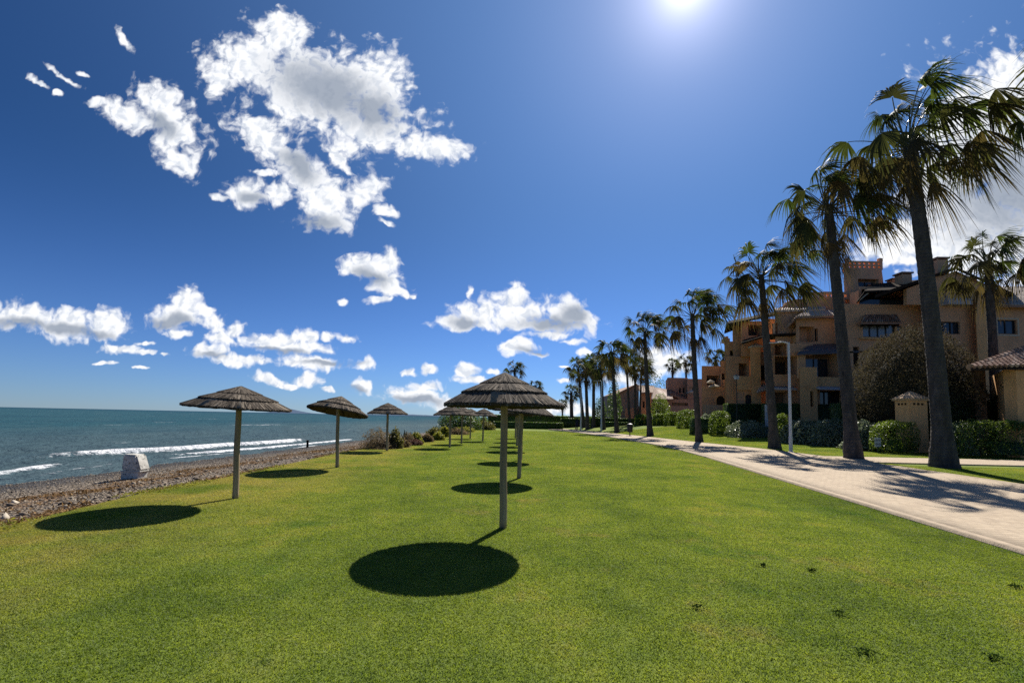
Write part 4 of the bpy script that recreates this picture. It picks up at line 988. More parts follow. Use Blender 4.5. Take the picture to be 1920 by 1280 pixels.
# ------------------------------------------------------------------ things on the beach
t = empty('concrete_block', gp(252, 897, -.56), 'pale weathered concrete block with one slanted side, alone on the beach', 'concrete block'); t.scale = (.74, .7, .92)
M_CONC = None
mt = Mat('stained_concrete'); o = mt.obj(); n_ = mt.noise(o, 3.2, 6, .7); s2 = mt.noise(o, 7.5, 4, .75)
c = mt.ramp(n_, [(.3, (.36, .35, .31)), (.5, (.58, .56, .50)), (.7, (.74, .72, .65))]); c = mt.mix(mt.math('MULTIPLY', mt.rng(s2, .56, .62), .85), c, (.05, .045, .045))
mt.base(c, .9, .2); mt.bump(n_, .5, .02); M_CONC = mt.m
ww = .92
m = MB(); m.prism([(-.40, -.3, .30), (.44, -.3, .30), (.44, -.3, .36), (.22, -.3, .86), (-.36, -.3, .88)], (0, .62, 0)); m.build('block_body', M_CONC, t, bevel=.05)
m = MB(); m.prism([(-.43, -.27, -.25), (.33, -.27, -.25), (.38, -.27, .27), (-.40, -.27, .27)], (0, .56, 0)); m.build('plinth', M_CONC, t, bevel=.015)
m = MB(); m.box(-.42, .46, -.31, .33, .265, .302); m.build('ledge', M_CONC, t, bevel=.008)
c = gp(576, 840, -.85); m = MB(); m.tube([(0, 0, -.5), (.01, 0, .3), (0, 0, .55)], [.085, .08, .075], 10); m.tube([(0, 0, .5), (0, 0, .6)], [.10, .09], 10)
tag(m.build('mooring_post', M_WOODDK, None, c), 'short dark post standing at the waterline', 'post')

# ------------------------------------------------------------------ street furniture
def lamp_post(base, h, arm, label, r0=.075, lum=True):
    t = empty('lamp_post', base, label, 'lamp post', 'pale lamp posts by the promenade')
    m = MB(); m.tube([(0, 0, .0), (0, 0, .05)], [r0 * 1.9, r0 * 1.9], 14); m.tube([(0, 0, .04), (0, 0, .9), (0, 0, .94), (0, 0, h)], [r0 * 1.2, r0 * 1.2, r0, r0 * .72], 14); m.build('pole', M_STEELW, t)
    m = MB(); m.tube([(0, 0, h - .05), (-arm * .45, 0, h + .02), (-arm, 0, h - .04)], [.045, .04, .035], 8); m.build('arm', M_STEELW, t)
    m = MB(); m.box(-arm - .30, -arm * .8, -.09, .09, h - .075, h - .03); m.build('lamp_head', M_STEELW, t, bevel=.02)
    return t
lamp_post(gp(1483, 848), 6.55, .85, 'pale lamp post with a short flat arm, between the third and second palm', .085)
lamp_post(gp(1127.5, 809), 7.2, .9, 'far pale lamp post in front of a palm trunk left of the litter bin', .11)
lamp_post(gp(1089, 806), 6.6, .9, 'farthest pale lamp post beside the dark-clad person', .11)
c = at(1382, 790, 46.); t = empty('garden_lamp', (c[0], 46., .6), 'slim garden lamp with a square white lantern, before the building', 'garden lamp')
zt = at(1382, 711, 46.)[2] - .6
m = MB(); m.tube([(0, 0, 0), (0, 0, zt)], [.05, .04], 10); m.build('pole', M_STEELD, t)
m = MB(); m.add([(-.16,-.16,zt), (.16,-.16,zt), (.16,.16,zt), (-.16,.16,zt), (-.2,-.2,zt+.34), (.2,-.2,zt+.34), (.2,.2,zt+.34), (-.2,.2,zt+.34)], [(0,3,2,1),(4,5,6,7),(0,1,5,4),(1,2,6,5),(2,3,7,6),(3,0,4,7)]); m.build('lantern', M_WHITE, t)
m = MB(); m.add([(-.24,-.24,zt+.343), (.24,-.24,zt+.343), (.24,.24,zt+.343), (-.24,.24,zt+.343), (0,0,zt+.5)], [(0,3,2,1),(0,1,4),(1,2,4),(2,3,4),(3,0,4)]); m.build('lantern_cap', M_STEELD, t)

c = gp(1181, 817.5); t = empty('litter_bin', c, 'dark litter bin hung on a post at the far edge of the promenade', 'litter bin')
m = MB(); m.tube([(0, 0, -.05), (0, 0, .55)], [.06, .06], 8); m.build('post', M_STEELD, t)
m = MB(); m.tube([(0, 0, .42), (0, 0, .46), (0, 0, 1.12), (0, 0, 1.16)], [.26, .28, .31, .29], 16); m.build('bin_body', M_STEELD, t)
m = MB(); m.tube([(0, 0, 1.22), (0, 0, 1.28), (0, 0, 1.36)], [.33, .31, .12], 16); 
for k in range(4): m.box(.22*math.cos(k*1.571+.4)-.02, .22*math.cos(k*1.571+.4)+.02, .22*math.sin(k*1.571+.4)-.02, .22*math.sin(k*1.571+.4)+.02, 1.1, 1.24)
m.build('lid', M_STEELD, t)

# no-dogs notice on the hedge: four small pictograms on white
c = at(1646, 828.5, 28.8); t = empty('notice_sign', (c[0], 28.8, 0), 'small white notice with four dark pictograms at the foot of the bushes', 'sign')
z0, z1 = at(1646, 837, 28.8)[2], at(1646, 820, 28.8)[2]; wv = .19
m = MB(); m.box(-wv, wv, 0, .02, z0, z1); m.build('panel', M_WHITE, t)
m = MB(); m.tube([(0, .045, -.05), (0, .045, z1)], .02, 6); m.build('post', M_STEELD, t)
for i in (-1, 1):
    for j in (0, 1):
        zz = z0 + (z1 - z0) * (.28 + .44 * j); m = MB()
        for k in range(16):
            a, b_ = k * math.pi / 8, (k + 1) * math.pi / 8
            m.add([(i*.09 + r*math.cos(q), -.004, zz + r*math.sin(q)) for q, r in ((a, .055), (b_, .055), (b_, .074), (a, .074))], [(0, 1, 2, 3)])
        m.add([(i*.09-.05, -.006, zz+.04), (i*.09-.04, -.006, zz+.05), (i*.09+.05, -.006, zz-.04), (i*.09+.04, -.006, zz-.05)], [(0, 1, 2, 3)])
        m.add([(i*.09-.03, -.004, zz-.012), (i*.09+.03, -.004, zz-.012), (i*.09+.035, -.004, zz+.018), (i*.09-.02, -.004, zz+.012)], [(0, 1, 2, 3)])
        m.build('pictogram', M_INK, t)
c = at(1439, 768, 43.0 - .15); m = MB(); zA, zB = at(1439, 777, 42.7)[2], at(1439, 758, 42.7)[2]; xA, xB = at(1436, 768, 42.7)[0], at(1441.5, 768, 42.7)[0]
t = empty('meter_cabinet', ((xA + xB) / 2, 42.7, .1), 'narrow grey cabinet against the dark hedge beside the third palm', 'cabinet')
m.box(-(xB-xA)/2, (xB-xA)/2, 0, .2, .1, zB - .1); m.build('cabinet_body', M_AWN, t, bevel=.015)
m = MB(); m.box(-(xB-xA)/2 + .04, (xB-xA)/2 - .04, -.012, .004, .5, zB - .2); m.build('door', M_STEELW, t)

# person far down the path
def skin_person(loc, rot, label):
    J = {'pel': (0,0,.95), 'sp': (0,.01,1.15), 'ch': (0,.0,1.36), 'nk': (0,.0,1.5), 'hd': (0,-.02,1.60), 'tp': (0,-.01,1.74),
         'lh': (.09,0,.9), 'lk': (.11,-.10,.5), 'la': (.11,.02,.08), 'lt': (.12,-.14,.03), 'rh': (-.09,0,.9), 'rk': (-.10,.02,.5), 'ra': (-.10,.20,.12), 'rt': (-.10,.10,.03),
         'ls': (.19,0,1.42), 'le': (.25,.08,1.14), 'lw': (.24,-.04,.92), 'lf': (.24,-.08,.82), 'rs': (-.19,0,1.42), 're': (-.26,-.02,1.14), 'rw': (-.27,-.18,.98), 'rf': (-.27,-.25,.92)}
    E = [('pel','sp'),('sp','ch'),('ch','nk'),('nk','hd'),('hd','tp'),('pel','lh'),('lh','lk'),('lk','la'),('la','lt'),('pel','rh'),('rh','rk'),('rk','ra'),('ra','rt'),
         ('ch','ls'),('ls','le'),('le','lw'),('lw','lf'),('ch','rs'),('rs','re'),('re','rw'),('rw','rf')]
    rad = dict(pel=.16, sp=.14, ch=.16, nk=.06, hd=.095, tp=.075, lh=.1, lk=.065, la=.045, lt=.035, ls=.07, le=.05, lw=.035, lf=.035)
    for k in list(rad):
        if k[0] == 'l': rad['r' + k[1:]] = rad[k]
    ks = list(J); me = bpy.data.meshes.new('person')
    me.from_pydata([J[k] for k in ks], [(ks.index(a), ks.index(b)) for a, b in E], [])
    me.materials.append(m_plain('dark_clothes', (.03, .032, .045), .9, .1, .3, 8.))
    o = link(me, 'person', None, loc, (0, 0, rot)); md = o.modifiers.new('skin', 'SKIN')
    for i, k in enumerate(ks):
        sv = me.skin_vertices[0].data[i]; sv.radius = (rad[k], rad[k] * .8); sv.use_root = (k == 'pel')
    o.modifiers.new('sub', 'SUBSURF').levels = 1; o.modifiers['sub'].render_levels = 1
    m = MB(); m.tube([(0, .0, 1.60), (0, .01, 1.66), (0, .005, 1.72), (0, 0, 1.765)], [.10, .11, .095, .03], 10); m.build('hair', M_INK, o, smooth_=True)
    return tag(o, label, 'person')
c = gp(1082, 808); skin_person((c[0], c[1], .055), R(150), 'person in dark clothes walking far down the path')
c = gp(1086.5, 805.5); t = empty('bench', (c[0] - .1, c[1], .055), 'small dark bench beside the person far down the path', 'bench')
m = MB(); [m.box(-.65, .65, -.22 + k*.15, -.10 + k*.15, .42, .46) for k in range(3)]; m.build('seat', M_WOODDK, t)
m = MB(); [m.box(-.65, .65, .25 + k*.02, .28 + k*.02, .56 + k*.13, .66 + k*.13) for k in range(3)]; m.build('backrest', M_WOODDK, t)
for s in (-.55, .55):
    m = MB(); m.box(s-.03, s+.03, -.22, -.16, 0, .42); m.box(s-.03, s+.03, .19, .25, 0, .9); m.box(s-.03, s+.03, -.16, .19, .36, .415); m.build('leg', M_STEELD, t)

# dark weed tufts and scraps in the mown turf
for k, (px, py, w) in enumerate([(1427,1061,.06),(1521,1070,.07),(1574,1152,.09),(1624,1226,.10),(1905,1103,.08),(1862,1236,.07),(1307,1141,.05)]):
    c = gp(px, py); n = 26; P = (rng.random((n, 3)) - .5) * np.array([w * 1.5, w, .0]); P[:, 2] = .018 + .018 * rng.random(n)
    a = rng.normal(size=(n, 3)) * .3 + np.array([0, 0, .8])
    c[2] = float(lawn_z(np.array([c[0]]), np.array([c[1]]))[0])
    tag(link(leaf_mesh('weed_tuft', P, a,   .045, M_WEED, aspect=.3, spread=.8), 'weed_tuft', None, c), 'small dark weed tuft growing in the mown lawn', 'weed', 'dark weed tufts scattered over the lawn')

# ------------------------------------------------------------------ apartment building
def XZ(px, py, Y):
    p = at(px, py, Y); return p[0], p[2]
def rect(x0, x1, y0, y1, Y):
    xm, ym = (x0 + x1) / 2, (y0 + y1) / 2
    return at(x0, ym, Y)[0], at(x1, ym, Y)[0], at(xm, y1, Y)[2], at(xm, y0, Y)[2]
BASE = 0.2
def SKEW(x): return .28 if x < 1315 else .47 if x < 1450 else .64 if x < 1570 else .84
def wall(parent, x0, x1, y0, y1, Y, D, mat, holes=(), name='wall', to_ground=False):
    """facade block of depth D behind distance Y; holes = (x0,x1,y0,y1,depth,kind)"""
    X0, X1, Z0, Z1 = rect(x0, x1, y0, y1, Y)
    if to_ground: Z0 = BASE
    H = [(*rect(h[0], h[1], h[2], h[3], Y), h[4], h[5]) for h in holes]
    H = [(max(a, X0 + .05), min(b_, X1 - .05), max(c, Z0 + .0), min(d, Z1 - .05), e, k) for a, b_, c, d, e, k in H]
    xs = sorted({X0, X1, *[h[0] for h in H], *[h[1] for h in H]}); zs = sorted({Z0, Z1, *[h[2] for h in H], *[h[3] for h in H]})
    m = MB()
    for i in range(len(xs) - 1):
        for j in range(len(zs) - 1):
            cx, cz = (xs[i] + xs[i+1]) / 2, (zs[j] + zs[j+1]) / 2
            if any(h[0] < cx < h[1] and h[2] < cz < h[3] for h in H): continue
            m.add([(xs[i], Y, zs[j]), (xs[i+1], Y, zs[j]), (xs[i+1], Y, zs[j+1]), (xs[i], Y, zs[j+1])], [(0, 1, 2, 3)])
    for (a, b_, c, d, e, k) in H:
        m.add([(a, Y, c), (b_, Y, c), (b_, Y, d), (a, Y, d), (a, Y+e, c), (b_, Y+e, c), (b_, Y+e, d), (a, Y+e, d)], [(0,4,5,1), (1,5,6,2), (2,6,7,3), (3,7,4,0)])
    s = SKEW(x0) * D      # side walls sheared roughly along the camera rays, so left faces stay hidden
    m.add([(X0, Y, Z0), (X1, Y, Z0), (X1, Y, Z1), (X0, Y, Z1), (X0+s, Y+D, Z0), (X1+s, Y+D, Z0), (X1+s, Y+D, Z1), (X0+s, Y+D, Z1)], [(0,4,7,3), (1,2,6,5), (3,7,6,2), (4,5,6,7), (0,1,5,4)])
    me = bpy.data.meshes.new(name); me.from_pydata(m.v, [], m.f); me.materials.append(mat)
    o = link(me, name, parent)
    for (a, b_, c, d, e, k) in H:
        if k == 'room':
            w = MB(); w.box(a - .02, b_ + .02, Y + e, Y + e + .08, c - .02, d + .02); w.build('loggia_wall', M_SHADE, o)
            if b_ - a > 1.6:
                n_ = 2 if b_ - a < 3.5 else 3
                g = MB(); g.box(a + .3, b_ - .3, Y + e - .05, Y + e - .012, c + .05, c + (d - c) * .78); w_ = g.build('glass_door', M_GLASS, o)
                g = MB()
                for q in range(n_ + 1):
                    xq = a + .3 + (b_ - a - .6) * q / n_; g.box(xq - .05, xq + .05, Y + e - .10, Y + e - .055, c + .05, c + (d - c) * .78)
                g.build('door_frame', M_FRAME, w_)
        elif k in ('win', 'winpale', 'shutter'):
            fr = MB(); t_ = .07; yy = Y + e - .06
            fr.box(a, b_, yy, yy + .06, c, c + t_); fr.box(a, b_, yy, yy + .06, d - t_, d); fr.box(a, a + t_, yy, yy + .06, c + t_, d - t_); fr.box(b_ - t_, b_, yy, yy + .06, c + t_, d - t_)
            n_ = max(1, int(round((b_ - a) / .75)))
            for q in range(1, n_):
                xq = a + (b_ - a) * q / n_; fr.box(xq - .05, xq + .05, yy + .004, yy + .055, c + t_, d - t_)
            f_ = fr.build('window', M_WFRAME if k == 'shutter' else M_FRAME, o)
            g = MB(); g.box(a, b_, Y + e, Y + e + .03, c, d); g.build('pane', M_GLASS2 if k == 'winpale' else M_GLASS, f_)
        else:
            g = MB(); g.box(a - .02, b_ + .02, Y + e, Y + e + .06, c - .02, d + .02); g.build('door', M_WOODDK, o)
    return o
def slab_roof(parent, corners, thick, mat, name='roof', tiles=0, tmat=None):
    """corners: eave-left, eave-right, ridge-right, ridge-left as 3D points; optional rows of barrel tiles"""
    c = [np.array(p, float) for p in corners]; m = MB(); m.prism(c, (0, 0, -thick)); o = m.build(name, mat, parent)
    if tiles:
        t = MB()
        for k in range(tiles):
            f = (k + .5) / tiles; a = c[0] + (c[1] - c[0]) * f; b_ = c[3] + (c[2] - c[3]) * f
            n_ = max(2, int(np.linalg.norm(b_ - a) / .45))
            for q in range(n_):
                p, r_ = a + (b_ - a) * (q / n_), a + (b_ - a) * ((q + 1.05) / n_)
                t.tube([p + (0, 0, .05), r_ + (0, 0, .035)], [np.linalg.norm(c[1] - c[0]) / tiles * .36, np.linalg.norm(c[1] - c[0]) / tiles * .28], 7)
        t.build('roof_tiles', tmat or M_TILE, o)
    return o
def crenel(parent, x0, x1, y, Y, mat, rows, D=.35):
    """pierced parapet: small square holes seen against the sky"""
    return None
def cap(parent, x0, x1, y0, y1, Y, mat, name='pillar_cap'):
    X0, X1, Z0, Z1 = rect(x0, x1, y0, y1, Y); xc, w = (X0 + X1) / 2, (X1 - X0) / 2; m = MB()
    m.box(X0, X1, Y - w, Y + w, Z0, Z0 + (Z1 - Z0) * .3)
    m.add([(X0, Y-w, Z0+(Z1-Z0)*.3+.002), (X1, Y-w, Z0+(Z1-Z0)*.3+.002), (X1, Y+w, Z0+(Z1-Z0)*.3+.002), (X0, Y+w, Z0+(Z1-Z0)*.3+.002), (xc, Y, Z1)], [(0,1,4),(1,2,4),(2,3,4),(3,0,4)])
    return m.build(name, mat, parent)
def px3(x, y, Y): return at(x, y, Y)

B = empty('apartment_building', (30, 45, 0), 'large terraced ochre apartment building with tiled roofs, loggias and a square tower', 'building')  # most facade distances below scaled about the camera, outlines held to image pixels
B.location = (0, 0, 0)
# right wing with the big gable, windows and loggia
wall(B, 1585, 1748, 571, 800, 42.900, 9.0, M_OCHRE, [(1618,1679,607,632,.22,'winpale'), (1682,1692,611,620,.2,'winpale'), (1600,1612,650,690,.25,'door')], to_ground=True)
wall(B, 1746, 1838, 518, 800, 41.360, 10.0, M_OCHRE, [(1757,1800,603,626,.22,'win'), (1768,1806,537,565,.9,'room')], to_ground=True)
wall(B, 1834, 1864, 556, 800, 40.480, 2.0, M_OCHRE2, to_ground=True)
wall(B, 1860, 1990, 562, 800, 41.140, 9.0, M_OCHRE, [(1871,1906,600,626,.2,'win'), (1890,1930,668,700,.9,'room')], to_ground=True)
X0, X1, Z0, Z1 = rect(1867, 1910, 596, 630, 41.140); m = MB()
for a_, b_, c_, d_ in ((X0, X1, Z1 - .14, Z1), (X0, X1, Z0, Z0 + .14), (X0, X0 + .14, Z0 + .14, Z1 - .14), (X1 - .14, X1, Z0 + .14, Z1 - .14)): m.box(a_, b_, 41.096, 41.137, c_, d_)
m.build('window_surround', M_CREAM, B)
# balcony of the gable window
X0, X1, Z0, Z1 = rect(1763, 1808, 563, 574, 41.360); m = MB(); m.box(X0, X1, 40.590, 41.357, Z0, Z1); m.build('balcony', M_AWN, B)
# gable roof over the right wing
slab_roof(B, [px3(1640, 553, 40.920), px3(1640, 553, 51.700), px3(1792, 500, 51.700), px3(1792, 500, 40.920)], .28, M_WOODDK, 'roof')
slab_roof(B, [px3(1900, 549, 51.700), px3(1900, 549, 40.920), px3(1792.5, 500, 40.920), px3(1792.5, 500, 51.700)], .28, M_WOODDK, 'roof')
m = MB(); g0 = [px3(1700, 571, 41.382), px3(1884, 571, 41.382), px3(1884, 548, 41.382), px3(1792, 508, 41.382), px3(1700, 541, 41.382)]; m.prism(g0, (0, .35, 0)); m.build('gable', M_OCHRE, B)
slab_roof(B, [px3(1868, 572, 40.260), px3(1990, 574, 40.260), px3(1990, 535, 44.000), px3(1868, 538, 44.000)], .15, M_TILE, 'roof', 46, M_TILE_PALE)
# loggia terrace under the roof slope
wall(B, 1610, 1702, 538, 572, 44.550, 4.0, M_OCHRE, [(1616,1696,543,570,1.6,'room')])
m = MB(); p0, p1 = px3(1611, 563, 42.900), px3(1633, 545, 42.900); m.tube([p0, p1], .07, 6); m.build('terrace_beam', M_CREAM, B)
X0, X1, Z0, Z1 = rect(1612, 1700, 562, 571, 42.955); m = MB(); m.box(X0, X1, 42.955, 42.988, Z0, Z1 + .0); m.build('balustrade', M_GLASS, B)
slab_roof(B, [px3(1606, 566, 42.790), px3(1622, 545, 42.790), px3(1622, 540, 48.400), px3(1606, 562, 48.400)], .18, M_WOODDK, 'roof')
slab_roof(B, [px3(1620, 545, 42.680), px3(1725, 541, 42.680), px3(1725, 524, 48.400), px3(1640, 532, 48.400)], .2, M_WOODDK, 'roof')
# hood over the bay window
slab_roof(B, [px3(1614, 605, 41.910), px3(1690, 605, 41.910), px3(1682, 591, 42.878), px3(1622, 591, 42.878)], .12, M_TILE, 'window_hood', 18, M_TILE)
for k in range(5):
    X0, X1, Z0, Z1 = rect(1622 + k * 15, 1625 + k * 15, 604, 610, 42.240); m = MB(); m.box(X0, X1, 42.130, 42.878, Z0 - .02, Z1 - .12); m.build('bracket', M_WOODDK, B)
X0, X1, Z0, Z1 = rect(1614, 1684, 632.5, 636, 42.680); m = MB(); m.box(X0, X1, 42.625, 42.897, Z0, Z1); m.build('window_sill', M_OCHRE2, B)
# chimneys
def chimney(x0, x1, y0, y1, Y):
    X0, X1, Z0, Z1 = rect(x0, x1, y0, y1, Y); w = X1 - X0; m = MB(); m.box(X0, X1, Y, Y + w, Z0 - .5, Z1 - w * .35); o = m.build('chimney', M_OCHRE, B)
    m = MB(); m.box(X0 - .12, X1 + .12, Y - .12, Y + w + .12, Z1 - w * .25, Z1 - w * .12)
    m.add([(X0-.15, Y-.15, Z1-w*.118), (X1+.15, Y-.15, Z1-w*.118), (X1+.15, Y+w+.15, Z1-w*.118), (X0-.15, Y+w+.15, Z1-w*.118), ((X0+X1)/2, Y+w/2, Z1+.1)], [(0,1,4),(1,2,4),(2,3,4),(3,0,4)])
    for dx in (X0 + .02, X1 - .1):
        for dy in (Y + .02, Y + w - .1): m.box(dx, dx + .08, dy, dy + .08, Z1 - w * .36, Z1 - w * .24)
    m.build('chimney_cap', M_TILE, o)
chimney(1692, 1710, 508, 530, 46.200); chimney(1674, 1688, 520, 535, 48.400); chimney(1758, 1778, 480, 512, 47.300)
# square tower with pierced parapet
Y = 48.400
T = wall(B, 1583, 1655, 505, 600, Y, 5.4, M_RED, [(1609,1648,523,542,.6,'room')], 'tower', to_ground=True)
X0, X1, Z0, Z1 = rect(1583, 1655, 485, 505, Y)
def pierced(parent, X0, X1, Z0, Z1, Y, nh, rows, mat, thick=.3, name='parapet'):
    m = MB(); w = (X1 - X0) / (nh * 2 + 1); zr = np.linspace(Z0, Z1, rows * 2 + 2)
    for j in range(rows * 2 + 1):
        if j % 2 == 0: m.box(X0, X1, Y, Y + thick, zr[j], zr[j+1])
        else:
            for i in range(nh + 1): m.box(X0 + w * 2 * i, X0 + w * (2 * i + 1), Y, Y + thick, zr[j], zr[j+1])
    return m.build(name, mat, parent)
pierced(B, X0 + .25, X1, Z0 + .002, Z1 - .25, Y, 7, 2, M_RED)
sk = SKEW(1583)
for (xa, zt) in ((X0, Z1 - .45), (X1 - .32, Z1 - .25)):
    m = MB(); m.prism([(xa, Y + .302, Z0 + .002), (xa + .32, Y + .302, Z0 + .002), (xa + .32 + sk * 5.2, Y + 5.5, Z0 + .002), (xa + sk * 5.2, Y + 5.5, Z0 + .002)], (0, 0, zt - Z0)); m.build('parapet', M_RED, B)
m = MB(); m.box(X1 - .34, X1 + .02, Y - .02, Y + .34, Z1 - .248, Z1 + .1); m.build('corner_merlon', M_RED, B)
m = MB(); m.box(X0 + .25, X0 + .55, Y - .02, Y + .34, Z1 - .248, Z1 + .06); m.build('corner_merlon', M_RED, B)
# stepped garden gables left of the tower
wall(B, 1545, 1586, 561, 640, 47.850, 4., M_RED)
X0, X1, Z0, Z1 = rect(1545, 1600, 547, 561, 47.850); pierced(B, X0, X1, Z0 + .002, Z1, 47.850, 6, 1, M_RED)
wall(B, 1507, 1545, 560, 600, 47.300, 2.5, M_RED); X0, X1, Z0, Z1 = rect(1507, 1545, 547, 560, 47.300); pierced(B, X0, X1, Z0 + .002, Z1, 47.300, 3, 1, M_RED)
m = MB(); m.prism([px3(1464, 582, 47.520), px3(1508, 582, 47.520), px3(1508, 561, 47.520), px3(1498, 560, 47.520), px3(1484, 562, 47.520), px3(1474, 567, 47.520), px3(1470, 574, 47.520), px3(1464, 575, 47.520)], (0, .4, 0)); m.build('garden_gable', M_RED, B)
# centre block with the bright tiled eave
wall(B, 1453, 1548, 581, 642, 46.200, 4., M_RED, [(1446,1459,605,625,.5,'door')])
slab_roof(B, [px3(1451, 583, 45.870), px3(1548, 580, 45.870), px3(1548, 576, 46.860), px3(1453, 579, 46.860)], .12, M_TILE_PALE, 'coping', 22, M_TILE_PALE)
slab_roof(B, [px3(1493, 594, 44.440), px3(1604, 591, 44.440), px3(1600, 582, 46.090), px3(1510, 584, 46.090)], .16, M_TILE, 'roof', 26, M_TILE_PALE)
slab_roof(B, [px3(1472, 616, 44.660), px3(1493, 594, 44.440), px3(1506, 586, 46.200), px3(1482, 609, 46.640)], .16, M_TILE, 'roof', 7, M_TILE)
wall(B, 1494, 1622, 597, 800, 45.100, 5., M_OCHRE, [(1499,1527,612,641,1.2,'room'), (1527.5,1534,616,640,.3,'door')], to_ground=True)
# flat dark canopy and balcony on the left of it
cA, cB = px3(1441, 626, 45.6), px3(1496, 624, 45.6); slab_roof(B, [cA, cB, cB + np.array([1.3, 2.4, .05]), cA + np.array([1.3, 2.4, .05])], .2, M_WOODDK, 'canopy')
wall(B, 1436, 1497, 641, 668, 48.180, 3., M_OCHRE, [(1453,1468,646,667,.8,'room')])
wall(B, 1474, 1524, 644, 667, 44.660, 1., M_OCHRE)
wall(B, 1440, 1500, 666, 704, 47.300, 4., M_OCHRE, [(1453,1494,668,703,1.8,'room')])
# lower tiled roof and the deep veranda
slab_roof(B, [px3(1494, 663, 42.900), px3(1660, 656, 42.900), px3(1650, 643, 44.990), px3(1520, 645, 44.990)], .14, m_plain('slate_tile', (.12, .11, .11), .7, .3, .3, 6.), 'roof')
wall(B, 1497, 1600, 657, 709, 43.560, 3., M_OCHRE, [(1511,1573,659,708,1.35,'room'), (1577,1597,662,708,1.35,'room')])
wall(B, 1531, 1612, 707, 729, 43.120, 1.2, M_OCHRE2, name='parapet')
wall(B, 1500, 1533, 688, 800, 42.680, 2., M_OCHRE2, [(1519.5,1526,733,762,.3,'door')], name='pillar_block', to_ground=True)
wall(B, 1446, 1500, 702, 724, 46.420, 1., M_OCHRE, name='parapet')
wall(B, 1440, 1501, 731, 800, 46.860, 3., M_OCHRE, [(1452,1478,735,775,.9,'room')], to_ground=True)
wall(B, 1534, 1614, 731, 800, 43.670, 3., M_OCHRE, [(1538,1580,733,790,.5,'win'), (1583,1606,733,790,.5,'win')], to_ground=True)
for (a_, b_, Yq) in ((1450, 1498, 45.540), (1536, 1612, 42.240)):
    X0, X1, Z0, Z1 = rect(a_, b_, 727, 731, Yq); m = MB(); m.add([(X0, Yq, Z0), (X1, Yq, Z0), (X1, Yq, Z1), (X0, Yq, Z1), (X0, Yq+1.3, Z1+.25), (X1, Yq+1.3, Z1+.25), (X1, Yq+1.3, Z1+.18), (X0, Yq+1.3, Z1+.18)], [(0,1,2,3), (3,2,5,4), (0,7,6,1), (1,6,5,2), (0,3,4,7)]); m.build('awning', M_AWN, B)
# left wing: sloping roof, terraces stepping down
wall(B, 1389, 1444, 602, 668, 51.700, 5., M_OCHRE, [(1403,1432,609,629,1.2,'room'), (1434,1442,612,640,.3,'door')])
slab_roof(B, [px3(1361, 607, 51.040), px3(1456, 588, 50.600), px3(1456, 583, 57.200), px3(1366, 602, 57.200)], .22, M_WOODDK, 'roof')
slab_roof(B, [px3(1358, 622, 50.820), px3(1362, 607, 50.930), px3(1391, 602, 57.200), px3(1391, 610, 57.200)], .22, M_WOODDK, 'roof')
wall(B, 1374, 1392, 610, 668, 52.800, 3., M_OCHRE)
slab_roof(B, [px3(1390, 643, 49.500), px3(1440, 628, 49.500), px3(1440, 624, 51.700), px3(1394, 637, 51.700)], .16, M_WOODDK, 'canopy')
m = MB(); m.tube([px3(1390, 642, 49.390), px3(1440, 627, 49.390)], .05, 6); m.build('gutter', M_CREAM, B)
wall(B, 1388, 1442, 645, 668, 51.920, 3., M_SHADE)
wall(B, 1359, 1392, 640, 800, 53.900, 5., M_OCHRE, [(1369,1388,657,667,1.2,'room')], to_ground=True)
X0, X1, Z0, Z1 = rect(1360, 1369, 630, 641, 53.900); m = MB(); m.box(X0, X1, 53.955, 55.000, Z0, Z1 - .25); m.box(X0 + .15, X1 - .15, 54.010, 54.890, Z1 - .248, Z1); m.build('finial', M_OCHRE, B)
wall(B, 1362, 1406, 668, 800, 52.360, 4., M_OCHRE, [(1385,1404,681,706,1.2,'room')], to_ground=True)
wall(B, 1409, 1427, 651, 800, 49.940, 2., M_OCHRE2, name='pillar_block', to_ground=True); cap(B, 1407, 1426, 643, 652, 50.490, M_CREAM)
wall(B, 1425, 1456, 660, 800, 50.820, 3., M_OCHRE, [(1426.5,1437,685,713,.4,'door')], to_ground=True)
wall(B, 1382, 1413, 705, 731, 50.160, 1., M_OCHRE2, name='parapet')
wall(B, 1382, 1444, 731, 800, 50.600, 3., M_OCHRE, to_ground=True)
def arch(x0, x1, y0, y1, Y, mat=M_GLASS, D=.2):
    X0, X1, Z0, Z1 = rect(x0, x1, y0, y1, Y); w = (X1 - X0) / 2; xc = (X0 + X1) / 2
    pl = [(X0, Y - .012, Z0), (X1, Y - .012, Z0)] + [(xc + w * math.cos(k * math.pi / 10), Y - .012, Z1 - w + w * math.sin(k * math.pi / 10)) for k in range(11)]
    m = MB(); m.prism(pl, (0, D, 0)); o = m.build('arched_window', mat, B)
    ring = MB()
    for k in range(10):
        a_, b_ = k * math.pi / 10, (k + 1) * math.pi / 10
        ring.prism([(xc + r_ * math.cos(q), Y - .07, Z1 - w + r_ * math.sin(q)) for q, r_ in ((a_, w), (b_, w), (b_, w + .14), (a_, w + .14))], (0, .12, 0))
    ring.box(X0 - .14, X0, Y - .07, Y + .05, Z0, Z1 - w); ring.box(X1, X1 + .14, Y - .07, Y + .05, Z0, Z1 - w); ring.build('arch_surround', M_OCHRE2, o)
arch(1397, 1408, 739, 758, 50.600); 
slab_roof(B, [px3(1418, 736, 49.060), px3(1444, 727, 49.060), px3(1444, 720, 50.600), px3(1428, 722, 50.600)], .14, M_TILE, 'roof', 6, M_TILE_PALE)
wall(B, 1316, 1353, 686, 800, 60.500, 6., M_RED, [(1325,1351,704,722,.9,'room')], to_ground=True)
